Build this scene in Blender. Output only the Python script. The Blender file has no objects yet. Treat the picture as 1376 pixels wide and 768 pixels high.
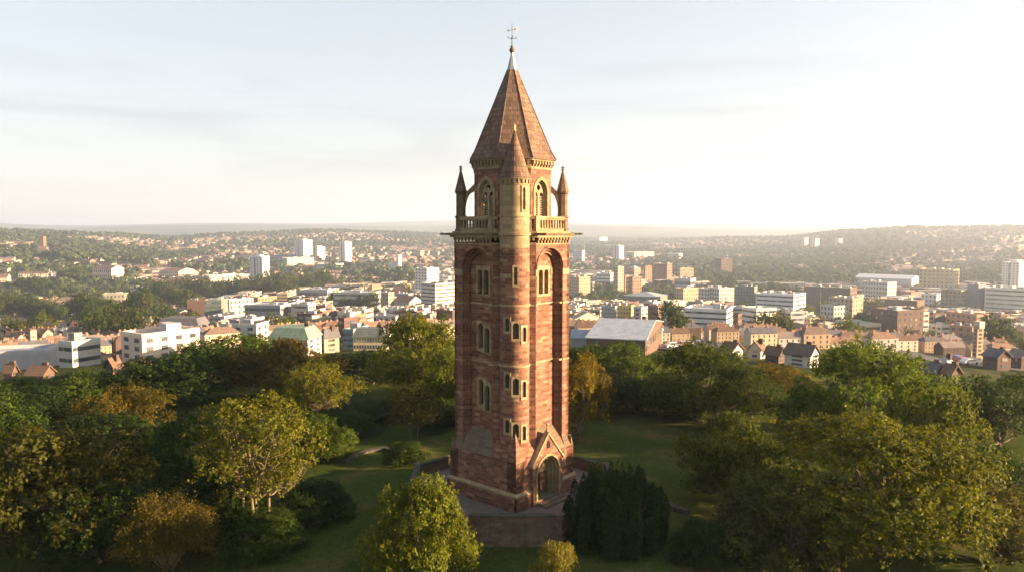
import bpy, bmesh, math, random
import numpy as np
from mathutils import Vector, Matrix

R = math.radians
S = bpy.context.scene
COL = S.collection
PI = math.pi

# ------------------------------------------------------------ camera, light
CAMX, CAMY, CAMZ = 0.0, -54.0, 19.0
PITCH = R(4.12)
FPX = 1000.0                      # focal length in pixels of the 1376 wide frame
cd = bpy.data.cameras.new('camera')
cam = bpy.data.objects.new('camera', cd)
COL.objects.link(cam)
cam.location = (CAMX, CAMY, CAMZ)
cam.rotation_euler = (R(90) - PITCH, 0, 0)
cd.sensor_width = 36.0
cd.lens = 36.0 * FPX / 1376.0
cd.clip_start = 0.5
cd.clip_end = 90000.0
S.camera = cam

SUN_EL, SUN_AZ = R(11.0), R(-5.0)   # azimuth counted from +X (right of frame) towards +Y
sun_dir = Vector((math.cos(SUN_EL) * math.cos(SUN_AZ), math.cos(SUN_EL) * math.sin(SUN_AZ), math.sin(SUN_EL)))
sl = bpy.data.lights.new('sun', 'SUN')
sl.energy = 5.0
sl.angle = R(0.6)
sl.color = (1.0, 0.67, 0.38)
so = bpy.data.objects.new('sun', sl)
COL.objects.link(so)
so.rotation_euler = sun_dir.to_track_quat('Z', 'Y').to_euler()
so.location = (60, 0, 60)

W = bpy.data.worlds.new('World')
S.world = W
W.use_nodes = True
nt = W.node_tree
nt.nodes.clear()
def N(nt, t, **k):
    n = nt.nodes.new(t)
    for a, b in k.items():
        if a.startswith('_'):
            n.inputs[a[1:].replace('_', ' ')].default_value = b
        else:
            setattr(n, a, b)
    return n
def LK(nt, a, b):
    nt.links.new(a, b)
wo = N(nt, 'ShaderNodeOutputWorld')
bg = N(nt, 'ShaderNodeBackground')
bg.inputs['Strength'].default_value = 0.05
sky = N(nt, 'ShaderNodeTexSky', sky_type='NISHITA')
sky.sun_disc = False
sky.sun_elevation = SUN_EL
sky.sun_rotation = R(90) - SUN_AZ
sky.altitude = 100
sky.air_density = 1.0
sky.dust_density = 0.8
sky.ozone_density = 1.0
# thin high cloud veil and a few long streaks, laid out by sky direction
tc = N(nt, 'ShaderNodeTexCoord')
sx = N(nt, 'ShaderNodeSeparateXYZ'); LK(nt, tc.outputs['Generated'], sx.inputs[0])
mx = N(nt, 'ShaderNodeCombineXYZ')
def MATH(nt, op, a, b=None, c=None):
    n = nt.nodes.new('ShaderNodeMath'); n.operation = op
    for i, v in enumerate((a, b, c)):
        if v is None: continue
        if isinstance(v, (int, float)): n.inputs[i].default_value = v
        else: nt.links.new(v, n.inputs[i])
    return n.outputs[0]
def MIX(nt, fac, a, b, mode='MIX'):
    n = nt.nodes.new('ShaderNodeMix'); n.data_type = 'RGBA'; n.blend_type = mode
    n.clamp_factor = True
    if isinstance(fac, (int, float)): n.inputs[0].default_value = fac
    else: nt.links.new(fac, n.inputs[0])
    for i, v in ((6, a), (7, b)):
        if isinstance(v, tuple): n.inputs[i].default_value = (v[0], v[1], v[2], 1)
        else: nt.links.new(v, n.inputs[i])
    return n.outputs[2]
def RAMP(nt, v, p):
    n = nt.nodes.new('ShaderNodeValToRGB')
    e = n.color_ramp.elements
    while len(e) < len(p): e.new(0.5)
    for i, (x, c) in enumerate(p):
        e[i].position = x
        e[i].color = (c, c, c, 1) if isinstance(c, (int, float)) else (c[0], c[1], c[2], 1)
    nt.links.new(v, n.inputs[0])
    return n.outputs[0]
LK(nt, sx.outputs[0], mx.inputs[0]); LK(nt, sx.outputs[1], mx.inputs[1])
zz = MATH(nt, 'MULTIPLY', sx.outputs[2], 9.0)
LK(nt, zz, mx.inputs[2])
wn = N(nt, 'ShaderNodeTexNoise'); wn.inputs['Scale'].default_value = 2.1; wn.inputs['Detail'].default_value = 6; wn.inputs['Roughness'].default_value = 0.55
wn.inputs['Distortion'].default_value = 0.6
LK(nt, mx.outputs[0], wn.inputs['Vector'])
cl = RAMP(nt, wn.outputs['Fac'], [(0.47, 0.0), (0.64, 1.0)])
band = RAMP(nt, sx.outputs[2], [(0.04, 0.0), (0.10, 1.0), (0.17, 1.0), (0.24, 0.0)])
clf = MATH(nt, 'MULTIPLY', cl, band)
clf = MATH(nt, 'MULTIPLY', clf, 0.9)
hz = N(nt, 'ShaderNodeGamma'); hz.inputs['Gamma'].default_value = 0.36     # hazy evening air evens the sky out
LK(nt, sky.outputs[0], hz.inputs['Color'])
hz2 = N(nt, 'ShaderNodeVectorMath', operation='SCALE'); hz2.inputs['Scale'].default_value = 1.80
LK(nt, MIX(nt, 1.0, hz.outputs[0], (1.0, 0.985, 0.99), 'MULTIPLY'), hz2.inputs[0])
mulc = MIX(nt, clf, hz2.outputs[0], (0.80, 0.795, 0.83), 'MULTIPLY')
LK(nt, mulc, bg.inputs['Color'])
LK(nt, bg.outputs[0], wo.inputs['Surface'])

V = S.view_settings
V.view_transform = 'Standard'
V.look = 'None'
V.exposure = 2.7
V.gamma = 1.0
V.use_curve_mapping = False
S.cycles.use_denoising = True
S.cycles.max_bounces = 6
S.cycles.diffuse_bounces = 3
S.cycles.glossy_bounces = 2
S.cycles.transmission_bounces = 4
S.cycles.transparent_max_bounces = 4
S.cycles.volume_bounces = 1
S.cycles.use_adaptive_sampling = True
S.cycles.adaptive_threshold = 0.02

# ------------------------------------------------------------ materials
def newmat(name):
    m = bpy.data.materials.new(name); m.use_nodes = True
    t = m.node_tree; t.nodes.clear()
    out = N(t, 'ShaderNodeOutputMaterial')
    b = N(t, 'ShaderNodeBsdfPrincipled')
    LK(t, b.outputs[0], out.inputs[0])
    b.inputs['Roughness'].default_value = 0.85
    b.inputs['Specular IOR Level'].default_value = 0.25
    return m, t, b, out
def noise(t, vec, scale, detail=4, rough=0.55, dist=0.0):
    n = N(t, 'ShaderNodeTexNoise'); n.inputs['Scale'].default_value = scale
    n.inputs['Detail'].default_value = detail; n.inputs['Roughness'].default_value = rough; n.inputs['Distortion'].default_value = dist
    if vec is not None: LK(t, vec, n.inputs['Vector'])
    return n.outputs['Fac']
def mapping(t, vec, scale=(1, 1, 1), loc=(0, 0, 0)):
    n = N(t, 'ShaderNodeMapping'); n.inputs['Scale'].default_value = scale; n.inputs['Location'].default_value = loc
    LK(t, vec, n.inputs['Vector']); return n.outputs[0]
def bump(t, h, b, strength=0.5, dist=0.02):
    n = N(t, 'ShaderNodeBump'); n.inputs['Strength'].default_value = strength; n.inputs['Distance'].default_value = dist
    LK(t, h, n.inputs['Height']); LK(t, n.outputs[0], b.inputs['Normal'])
def brickmat(name, c1, c2, c3, mortar, bw, rh, ms=0.012, blotch=(0.10, 0.09, 0.06), stain=0.35, bumps=0.6, squash=1.0, off=0.5, streak=0.5):
    m, t, b, out = newmat(name)
    uv = N(t, 'ShaderNodeUVMap').outputs[0]
    geo = N(t, 'ShaderNodeTexCoord').outputs['Object']
    # wobble the joints a little
    wob = N(t, 'ShaderNodeTexNoise'); wob.inputs['Scale'].default_value = 1.3; LK(t, uv, wob.inputs['Vector'])
    vm = N(t, 'ShaderNodeVectorMath', operation='MULTIPLY_ADD')
    LK(t, wob.outputs['Color'], vm.inputs[0]); vm.inputs[1].default_value = (0.10, 0.035, 0); LK(t, uv, vm.inputs[2])
    br = N(t, 'ShaderNodeTexBrick'); br.offset = off; br.squash = squash
    LK(t, vm.outputs[0], br.inputs['Vector'])
    br.inputs['Scale'].default_value = 1.0
    br.inputs['Color1'].default_value = (0, 0, 0, 1); br.inputs['Color2'].default_value = (1, 1, 1, 1); br.inputs['Mortar'].default_value = (0.5, 0.5, 0.5, 1)
    br.inputs['Mortar Size'].default_value = ms; br.inputs['Mortar Smooth'].default_value = 0.3
    br.inputs['Brick Width'].default_value = bw; br.inputs['Row Height'].default_value = rh
    base = RAMP(t, br.outputs['Color'], [(0.0, c1), (0.5, c2), (1.0, c3)])
    # whole courses differ in tone
    rows = noise(t, mapping(t, uv, (0.25, 2.4, 1)), 1.0, 3)
    base = MIX(t, MATH(t, 'MULTIPLY', RAMP(t, rows, [(0.42, 0.0), (0.62, 1.0)]), streak), base, (c1[0] * .62, c1[1] * .62, c1[2] * .66))
    fine = noise(t, geo, 9.0, 5, 0.7)
    base = MIX(t, 1.0, base, RAMP(t, fine, [(0.25, 0.62), (0.75, 1.34)]), 'MULTIPLY')
    big = noise(t, geo, 0.55, 5, 0.6, 0.4)
    base = MIX(t, MATH(t, 'MULTIPLY', RAMP(t, big, [(0.52, 0.0), (0.68, 1.0)]), stain), base, blotch)
    st = noise(t, mapping(t, uv, (1.7, .16, 1)), 1.0, 4, 0.6)     # rain streaks
    base = MIX(t, MATH(t, 'MULTIPLY', RAMP(t, st, [(0.5, 0.0), (0.7, 1.0)]), .45), base, (c1[0] * .5, c1[1] * .6, c1[2] * .6))
    fac = br.outputs['Fac']
    base = MIX(t, MATH(t, 'MULTIPLY', fac, 0.55), base, mortar)
    LK(t, base, b.inputs['Base Color'])
    h = MATH(t, 'SUBTRACT', MATH(t, 'ADD', MATH(t, 'MULTIPLY', fine, 0.8), MATH(t, 'MULTIPLY', br.outputs['Color'], 0.35)), MATH(t, 'MULTIPLY', fac, 0.9))
    bump(t, h, b, bumps, 0.04)
    b.inputs['Roughness'].default_value = 0.92
    return m
M = {}
M['sandstone'] = brickmat('red_sandstone', (0.116, 0.050, 0.034), (0.198, 0.092, 0.057), (0.31, 0.172, 0.112), (0.23, 0.145, 0.095), 0.50, 0.215, blotch=(0.13, 0.095, 0.065), stain=0.35)
M['cream'] = brickmat('cream_stone', (0.215, 0.155, 0.085), (0.29, 0.21, 0.12), (0.36, 0.265, 0.16), (0.14, 0.11, 0.07), 0.7, 0.32, blotch=(0.17, 0.14, 0.085), stain=0.55, streak=0.25, bumps=0.35)
M['weathered'] = brickmat('weathered_stone', (0.105, 0.078, 0.052), (0.16, 0.120, 0.080), (0.17, 0.095, 0.066), (0.07, 0.06, 0.035), 0.6, 0.3, blotch=(0.10, 0.115, 0.06), stain=0.8, streak=0.4)
M['tiles'] = brickmat('stone_tiles', (0.105, 0.066, 0.046), (0.17, 0.105, 0.072), (0.23, 0.14, 0.095), (0.035, 0.025, 0.02), 0.30, 0.36, ms=0.022, blotch=(0.13, 0.125, 0.10), stain=0.6, streak=0.45, bumps=0.8)
M['wallstone'] = brickmat('boundary_stone', (0.080, 0.055, 0.040), (0.105, 0.075, 0.054), (0.14, 0.108, 0.078), (0.065, 0.052, 0.034), 0.55, 0.24, blotch=(0.10, 0.11, 0.05), stain=0.75, streak=0.3)
def plain(name, c, rough=0.8, var=0.15, sc=3.0, metal=0.0, bumpv=0.0, spec=0.25):
    m, t, b, out = newmat(name)
    geo = N(t, 'ShaderNodeTexCoord').outputs['Object']
    f = noise(t, geo, sc, 5, 0.65)
    LK(t, MIX(t, 1.0, c, RAMP(t, f, [(0.25, 1 - var), (0.75, 1 + var)]), 'MULTIPLY'), b.inputs['Base Color'])
    b.inputs['Roughness'].default_value = rough; b.inputs['Metallic'].default_value = metal
    b.inputs['Specular IOR Level'].default_value = spec
    if bumpv: bump(t, f, b, bumpv, 0.03)
    return m
M['lead'] = plain('lead_sheet', (0.30, 0.32, 0.33), 0.45, 0.25, 6, 0.6)
M['iron'] = plain('iron', (0.08, 0.075, 0.07), 0.5, 0.2, 6, 0.7)
M['gilt'] = plain('gilt', (0.55, 0.36, 0.12), 0.4, 0.2, 6, 0.8)
M['dark'] = plain('dark_interior', (0.012, 0.011, 0.010), 0.9, 0.1)
M['louvre'] = plain('louvre_wood', (0.22, 0.17, 0.11), 0.8, 0.3, 8)
M['door'] = plain('door_oak', (0.11, 0.065, 0.035), 0.6, 0.35, 7)
M['paving'] = plain('terrace_paving', (0.125, 0.098, 0.088), 0.9, 0.3, 1.6, bumpv=0.3)
M['kerb'] = plain('kerb_stone', (0.30, 0.27, 0.22), 0.9, 0.3, 2.0, bumpv=0.3)
M['leadglass'] = plain('leaded_glass', (0.02, 0.022, 0.025), 0.25, 0.2, 5, spec=0.6)

M['mossy'] = plain('mossy_kerb', (0.05, 0.048, 0.034), 0.95, 0.45, 3.0, bumpv=0.4)
# ------------------------------------------------------------ object helpers
def link(o, parent=None):
    COL.objects.link(o)
    if parent is not None: o.parent = parent
    return o
def tag(o, label, cat, group=None):
    o['label'] = label; o['category'] = cat
    if group: o['group'] = group
    return o
def kind(o, k):
    o['kind'] = k; return o
def empty(name, loc=(0, 0, 0), rz=0.0):
    o = bpy.data.objects.new(name, None); COL.objects.link(o)
    o.location = loc; o.rotation_euler = (0, 0, rz); o.empty_display_size = 0.5
    return o
class MB:
    """collects polygons, becomes ONE mesh object"""
    def __init__(s): s.v = []; s.f = []; s.m = Matrix.Identity(4)
    def add(s, vs, fs, mat=None):
        k = len(s.v)
        mm = s.m if mat is None else s.m @ mat
        s.v += [mm @ Vector(p) for p in vs]
        s.f += [tuple(i + k for i in f) for f in fs]
        return s
    def box(s, x0, x1, y0, y1, z0, z1, mat=None):
        return s.add([(x0, y0, z0), (x1, y0, z0), (x1, y1, z0), (x0, y1, z0), (x0, y0, z1), (x1, y0, z1), (x1, y1, z1), (x0, y1, z1)],
                     [(0, 3, 2, 1), (4, 5, 6, 7), (0, 1, 5, 4), (1, 2, 6, 5), (2, 3, 7, 6), (3, 0, 4, 7)], mat)
    def loft(s, rings, mat=None, cap0=True, cap1=True):
        """rings: list of equal-length point lists, bottom to top"""
        n = len(rings[0]); vs = [p for r in rings for p in r]; fs = []
        for k in range(len(rings) - 1):
            for i in range(n):
                j = (i + 1) % n
                fs.append((k * n + i, k * n + j, (k + 1) * n + j, (k + 1) * n + i))
        if cap0: fs.append(tuple(range(n - 1, -1, -1)))
        if cap1: fs.append(tuple((len(rings) - 1) * n + i for i in range(n)))
        return s.add(vs, fs, mat)
    def lathe(s, prof, n=16, cx=0, cy=0, a0=0.0, mat=None):
        return s.loft([[(cx + r * math.cos(a0 + 2 * PI * i / n), cy + r * math.sin(a0 + 2 * PI * i / n), z) for i in range(n)] for r, z in prof], mat)
    def tube(s, p, q, r0, r1=None, n=6):
        r1 = r0 if r1 is None else r1
        p = Vector(p); q = Vector(q); d = (q - p)
        if d.length < 1e-6: return s
        d.normalize(); a = d.orthogonal().normalized(); b = d.cross(a)
        r = [[c + (a * math.cos(2 * PI * i / n) + b * math.sin(2 * PI * i / n)) * rr for i in range(n)] for c, rr in ((p, r0), (q, r1))]
        return s.loft([[tuple(x) for x in k] for k in r])
    def build(s, name, mat, parent=None, uv=True, smooth=False, cyl=None, bevel=0.0):
        me = bpy.data.meshes.new(name)
        me.from_pydata([tuple(p) for p in s.v], [], s.f)
        me.validate()
        if mat: me.materials.append(mat)
        if uv: uvbox(me, cyl)
        if smooth: me.shade_smooth()
        o = bpy.data.objects.new(name, me); link(o, parent)
        if bevel:
            bm = bmesh.new(); bm.from_mesh(me)
            bmesh.ops.remove_doubles(bm, verts=bm.verts, dist=1e-4)
            bmesh.ops.bevel(bm, geom=[e for e in bm.edges if e.calc_face_angle(0) > 0.5], offset=bevel, segments=1, affect='EDGES')
            bm.to_mesh(me); bm.free()
            uvbox(me, cyl)
        return o
def uvbox(me, cyl=None):
    """metres on every face; cyl=(cx,cy): unrolled round that axis"""
    if not me.uv_layers: me.uv_layers.new(name='UVMap')
    uvl = me.uv_layers[0].data
    for p in me.polygons:
        n = p.normal
        if cyl is not None and abs(n.z) < 0.9:
            c = p.center; a0 = math.atan2(c.y - cyl[1], c.x - cyl[0]); rr = cyl[2]
            for li in p.loop_indices:
                co = me.vertices[me.loops[li].vertex_index].co
                a = math.atan2(co.y - cyl[1], co.x - cyl[0])
                a = a0 + (a - a0 + PI) % (2 * PI) - PI
                uvl[li].uv = (a * rr, co.z)
            continue
        if abs(n.z) > 0.95:
            for li in p.loop_indices:
                co = me.vertices[me.loops[li].vertex_index].co
                uvl[li].uv = (co.x, co.y)
            continue
        t = Vector((-n.y, n.x, 0)).normalized(); w = n.cross(t)
        for li in p.loop_indices:
            co = me.vertices[me.loops[li].vertex_index].co
            uvl[li].uv = (co.dot(t), co.dot(w))
def arch_pts(cx, hw, z0, zs, n=14, pointed=0.0):
    """closed outline of an arched opening: bottom z0, spring zs"""
    pts = [(cx + hw, z0), (cx + hw, zs)]
    if pointed:
        rr = hw * (1 + pointed); c = rr - hw
        amax = math.acos(c / rr)
        for i in range(1, n + 1):
            a = amax * i / n; pts.append((cx - c + rr * math.cos(a), zs + rr * math.sin(a)))
        for i in range(n - 1, -1, -1):
            a = amax * i / n; pts.append((cx + c - rr * math.cos(a), zs + rr * math.sin(a)))
    else:
        for i in range(1, n + 1):
            a = PI * i / n; pts.append((cx + hw * math.cos(a), zs + hw * math.sin(a)))
    pts.append((cx - hw, z0))
    return pts
def rect(x0, x1, z0, z1): return [(x0, z0), (x1, z0), (x1, z1), (x0, z1)]
def circ(cx, cz, r, n=12): return [(cx + r * math.cos(2 * PI * i / n), cz + r * math.sin(2 * PI * i / n)) for i in range(n)]
def plate_mesh(outer, holes, thick):
    """flat plate with holes in the (t,z) plane, front face at depth 0, back at depth thick"""
    cu = bpy.data.curves.new('plate_outline', 'CURVE'); cu.dimensions = '2D'; cu.fill_mode = 'BOTH'
    cu.extrude = thick / 2
    for loop in [outer] + list(holes):
        sp = cu.splines.new('POLY'); sp.points.add(len(loop) - 1); sp.use_cyclic_u = True
        for i, (x, y) in enumerate(loop): sp.points[i].co = (x, y, 0, 1)
    o = bpy.data.objects.new('plate_outline', cu)
    COL.objects.link(o)
    dg = bpy.context.evaluated_depsgraph_get()
    me = bpy.data.meshes.new_from_object(o.evaluated_get(dg))
    vs = [tuple(v.co) for v in me.vertices]; fs = [tuple(p.vertices) for p in me.polygons]
    bpy.data.objects.remove(o); bpy.data.curves.remove(cu); bpy.data.meshes.remove(me)
    # curve z: +extrude = front
    vs = [(x, thick / 2 - z, y) for x, y, z in vs]     # (t, depth, z)
    return vs, fs
def facemat(theta, dist):
    """frame of a face whose outward normal has local azimuth theta, at distance dist from the axis:
    t runs to the right as seen from outside, depth runs inwards"""
    n = Vector((math.cos(theta), math.sin(theta), 0)); t = Vector((-n.y, n.x, 0))
    m = Matrix.Identity(4)
    for i in range(3):
        m[i][0] = t[i]; m[i][1] = -n[i]; m[i][2] = (0, 0, 1)[i]; m[i][3] = n[i] * dist
    return m
def plate(mb, outer, holes, thick, fm):
    vs, fs = plate_mesh(outer, holes, thick)
    mb.add(vs, fs, fm)
# ------------------------------------------------------------ terrain
def sstep(a, b, x):
    t = np.clip((x - a) / (b - a), 0, 1); return t * t * (3 - 2 * t)
KP = np.array([-3000, 0, 160, 230, 300, 450, 600, 760, 900, 960, 1050, 1130, 1200, 1376, 4000], float)
KS = np.array([900, 900, 1020, 1130, 1260, 1450, 1500, 1800, 1900, 1800, 1700, 1600, 1500, 1500, 1500], float)
KE = np.array([3000, 3050, 3350, 3500, 3750, 4150, 4400, 5600, 5400, 4600, 4300, 4000, 4000, 4000, 4000], float)
KY = np.array([314, 314.5, 316.5, 322, 316, 312.5, 317, 322, 322, 322, 321, 313, 309, 308.5, 308.5], float)
def terrain(x, y):
    x = np.asarray(x, float); y = np.asarray(y, float)
    r = np.hypot(x, y)
    z = -1.15 - 65.0 * (1 - np.exp(-(np.maximum(r - 8, 0) / 430.0) ** 1.6))
    z = z - 0.9 * sstep(9, 26, r) * sstep(10, -25, y + 0.3 * x)
    D = np.hypot(x - CAMX, y - CAMY)
    yy = y - CAMY
    px = np.where(yy > 1, 688 + 1000 * (x - CAMX) / np.maximum(yy, 1), np.where(x > 0, 4000, -3000))
    px = np.clip(px, -3000, 4000)
    s = np.interp(px, KP, KS); e = np.interp(px, KP, KE); ry = np.interp(px, KP, KY)
    zr = 19 + (312 - ry) / 1000.0 * e
    t = sstep(s, e, D)
    bumps = 9 * np.sin(x / 310.0 + 1.3) * np.cos(y / 420.0) + 5 * np.sin(x / 130.0 + y / 170.0) + 2.5 * np.sin(x / 60.0 - y / 95.0)
    z = z + t * (zr + 66) + bumps * 0.55 * sstep(700, 2200, D)
    z = z - sstep(e * 1.02, e * 1.6, D) * (zr + 66) * 0.75
    far = 19 + (312 - (300.5 + 2.8 * np.sin(px / 150.0 + 0.6) + 1.3 * np.sin(px / 57.0))) / 1000.0 * 13000
    mid = 19 + (312 - (305.5 + 2.6 * np.sin(px / 210.0 + 2.2) + 1.2 * np.sin(px / 77.0 + 1.0))) / 1000.0 * 8600
    tm = sstep(6000, 8600, D); z = z * (1 - tm) + mid * tm
    t2 = sstep(9200, 13000, D)
    z = z * (1 - t2) + far * t2
    t3 = sstep(14000, 17000, D)
    z = z * (1 - t3) + 60 * t3
    return z
def tz(x, y): return float(terrain(x, y))
def ray(px, py):
    a, b = (px - 688) / FPX, (384 - py) / FPX
    cp, sp = math.cos(PITCH), math.sin(PITCH)
    return Vector((a, cp + b * sp, -sp + b * cp))
def G(px, py):
    """where the line of sight through a pixel of the survey photograph meets the ground"""
    d = ray(px, py); t = np.linspace(20, 9000, 36000) if py > 322 else np.linspace(400, 15000, 30000)
    X = CAMX + d.x * t; Y = CAMY + d.y * t; Zr = CAMZ + d.z * t
    k = np.argmax(Zr <= terrain(X, Y))
    if k == 0: k = len(t) - 1
    return Vector((float(X[k]), float(Y[k]), float(terrain(X[k], Y[k]))))
def AT(px, py, D):
    """point on a line of sight at forward distance D from the camera"""
    d = ray(px, py); return Vector((CAMX, CAMY, CAMZ)) + d * (D / d.y)
def PROJ(p):
    cp, sp = math.cos(PITCH), math.sin(PITCH)
    dx, dy, dz = p[0] - CAMX, p[1] - CAMY, p[2] - CAMZ
    dep = dy * cp - dz * sp
    return 688 + FPX * dx / dep, 384 - FPX * (dy * sp + dz * cp) / dep, dep
def grid_mesh(name, X, Y, Z):
    n, m = X.shape
    me = bpy.data.meshes.new(name)
    me.vertices.add(n * m); me.vertices.foreach_set('co', np.stack([X, Y, Z], -1).reshape(-1))
    i, j = np.meshgrid(np.arange(n - 1), np.arange(m - 1), indexing='ij')
    q = np.stack([i * m + j, (i + 1) * m + j, (i + 1) * m + j + 1, i * m + j + 1], -1).reshape(-1, 4)
    me.loops.add(q.size); me.loops.foreach_set('vertex_index', q.reshape(-1).astype(np.int32))
    me.polygons.add(len(q)); me.polygons.foreach_set('loop_start', (np.arange(len(q)) * 4).astype(np.int32))
    me.update(calc_edges=True); me.shade_smooth()
    return me
# ground: one sheet round the tower, out past the horizon
rr = np.concatenate([np.linspace(0, 60, 61)[:-1], np.geomspace(60, 34000, 330)])
aa = np.concatenate([np.linspace(R(40), R(140), 420), np.linspace(R(140), R(400), 90)[1:]])
RRm, AAm = np.meshgrid(rr, aa, indexing='ij')
gx, gy = RRm * np.cos(AAm), RRm * np.sin(AAm) + 0.0
gz = terrain(gx, gy)
gz = gz + 0.10 * np.sin(gx * 1.1 + gy * .4) * np.cos(gy * .9) * sstep(8, 12, RRm)
m, t, bb, out = newmat('ground')
geo = N(t, 'ShaderNodeNewGeometry').outputs['Position']
sep = N(t, 'ShaderNodeSeparateXYZ'); LK(t, geo, sep.inputs[0])
rad = N(t, 'ShaderNodeVectorMath', operation='LENGTH')
cxy = N(t, 'ShaderNodeCombineXYZ'); LK(t, sep.outputs[0], cxy.inputs[0]); LK(t, sep.outputs[1], cxy.inputs[1]); LK(t, cxy.outputs[0], rad.inputs[0])
rd = rad.outputs['Value']
n1 = noise(t, geo, 0.22, 6, 0.6, 0.3); n2 = noise(t, geo, 3.5, 4, 0.7); n2b = noise(t, geo, 16.0, 3, 0.7)
grass = RAMP(t, n1, [(0.35, (0.034, 0.050, 0.012)), (0.55, (0.050, 0.062, 0.016)), (0.72, (0.110, 0.080, 0.034))])
grass = MIX(t, 1.0, grass, RAMP(t, n2, [(0.25, 0.6), (0.75, 1.35)]), 'MULTIPLY')
grass = MIX(t, 1.0, grass, RAMP(t, n2b, [(0.32, 0.5), (0.68, 1.45)]), 'MULTIPLY')
n3 = noise(t, geo, 0.02, 5, 0.65); n4 = noise(t, geo, 0.11, 4, 0.6)
city = RAMP(t, n3, [(0.40, (0.045, 0.055, 0.026)), (0.5, (0.075, 0.068, 0.058)), (0.6, (0.11, 0.095, 0.08))])
city = MIX(t, 1.0, city, RAMP(t, n4, [(0.3, 0.6), (0.7, 1.4)]), 'MULTIPLY')
n5 = noise(t, geo, 0.0016, 7, 0.62, 0.5)
fld = RAMP(t, n5, [(0.38, (0.030, 0.048, 0.020)), (0.52, (0.055, 0.075, 0.030)), (0.60, (0.11, 0.10, 0.05)), (0.68, (0.05, 0.07, 0.03))])
c1 = MIX(t, RAMP(t, MATH(t, 'DIVIDE', rd, 400.0), [(0.28, 0.0), (0.46, 1.0)]), grass, city)
c2 = MIX(t, RAMP(t, MATH(t, 'DIVIDE', rd, 6000.0), [(0.28, 0.0), (0.62, 1.0)]), c1, fld)
LK(t, c2, bb.inputs['Base Color']); bb.inputs['Roughness'].default_value = 1.0; bb.inputs['Specular IOR Level'].default_value = 0.0
bump(t, MATH(t, 'ADD', n2, n2b), bb, 0.5, 0.06)
M['ground'] = m
me = grid_mesh('ground', gx, gy, gz); me.materials.append(m)
kind(link(bpy.data.objects.new('ground', me)), 'structure')
# ------------------------------------------------------------ the tower
PHI = R(-41.5)
tower = empty('stone_tower', (0, 0, 0), PHI)
tag(tower, 'tall square red sandstone tower with pointed tiled roof and corner turret, on the hilltop', 'tower')
A = 2.95                      # half side of the shaft
LEFT, RIGHT, BACK1, BACK2 = -PI / 2, 0.0, PI / 2, PI
FMx = {f: facemat(f, A) for f in (LEFT, RIGHT, BACK1, BACK2)}
TX, TY, TR = 2.06, -2.06, 1.02   # stair turret axis
CT = 0.83                     # where the chamfer starts
def span(f):
    return {LEFT: (-A, CT), RIGHT: (-CT, A), BACK1: (-A, A), BACK2: (-A, A)}[f]
ARC = {LEFT: -0.68, RIGHT: 0.75, BACK1: 0.0, BACK2: 0.0}
HW = 1.45
# shaft: outer skin with tall arched recess, second order, back panel
wall = MB()
for f in (LEFT, RIGHT, BACK1, BACK2):
    t0, t1 = span(f); c = ARC[f]
    plate(wall, rect(t0, t1, 3.3, 18.3), [arch_pts(c, HW, 3.9, 16.42, 20)], 0.24, FMx[f])
    plate(wall, rect(t0 + .12, t1 - .02, 3.3, 18.25), [arch_pts(c, HW - 0.13, 3.9, 16.38, 20)], 0.16, FMx[f] @ Matrix.Translation((0, .242, 0)))
    plate(wall, rect(t0 + .25, t1 - .02, 3.3, 18.2), [arch_pts(c, HW - 0.27, 3.9, 16.34, 20)], 0.20, FMx[f] @ Matrix.Translation((0, .404, 0)))
    # light hood moulding round the head
    ho = arch_pts(c, HW + 0.13, 16.2, 16.42, 20)
    hi = arch_pts(c, HW + 0.005, 16.2, 16.42, 20)
    ring = ho[1:-1] + hi[1:-1][::-1]
    trims = MB(); plate(trims, ring, [], 0.1, FMx[f] @ Matrix.Translation((0, -.06, 0))); trims.build('hood_mould', M['sandstone'], tower)
# panels with window holes
def pair(c, w, g, z0, z1, dz=0.0, head='arch'):
    """two lights: centre, width, gap, sill, head, right one lowered by dz"""
    l = []
    for k, s in enumerate((-1, 1)):
        cx = c + s * (w + g) / 2
        q = dz * k
        if head == 'arch': l.append(arch_pts(cx, w / 2, z0 - q, z1 - q - w / 2, 8))
        else: l.append(arch_pts(cx, w / 2, z0 - q, z1 - q - w * .35, 5, 0.0) if False else rect(cx - w / 2, cx + w / 2, z0 - q, z1 - q))
    return l
def make_window(f, c, z0, z1, w, g, dz, sill, nm='shaft_window'):
    """stone surround (own mesh) with leaded glass panes deep inside"""
    fm = FMx[f] @ Matrix.Translation((0, 0.61, 0))
    hs = pair(c, w, g, z0, z1, dz)
    sm = MB(); e = 0.17
    L, Rr = c - w - g / 2 - e, c + w + g / 2 + e
    outl = [(L, z0 - e), (Rr, z0 - e - dz * 1.0), (Rr, z1 + e - dz), (L + (Rr - L) * .5, z1 + e + .02), (L, z1 + e)] if dz else rect(L, Rr, z0 - e, z1 + e * 1.6)
    plate(sm, outl, hs, 0.42, fm @ Matrix.Translation((0, -0.035, 0)))
    o = sm.build(nm, M['cream'], tower)
    for k, s in enumerate((-1, 1)):
        cx = c + s * (w + g) / 2; g_ = MB()
        g_.box(cx - w / 2 - .04, cx + w / 2 + .04, 0.31, 0.33, z0 - dz * k - .04, z1 - dz * k + .04, fm)
        g_.build('window_pane', M['leadglass'], o)
    return outl
winspec = {LEFT: [(-0.66, 14.62, 16.35, .46, .16, 0.0), (-0.60, 10.75, 12.55, .46, .16, 0.30), (-0.58, 6.65, 8.5, .46, .16, 0.38)],
           RIGHT: [(0.72, 14.62, 16.35, .46, .16, 0.0)],
           BACK1: [(0.0, 14.62, 16.35, .46, .16, 0.0)], BACK2: [(0.0, 14.62, 16.35, .46, .16, 0.0)]}
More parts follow.
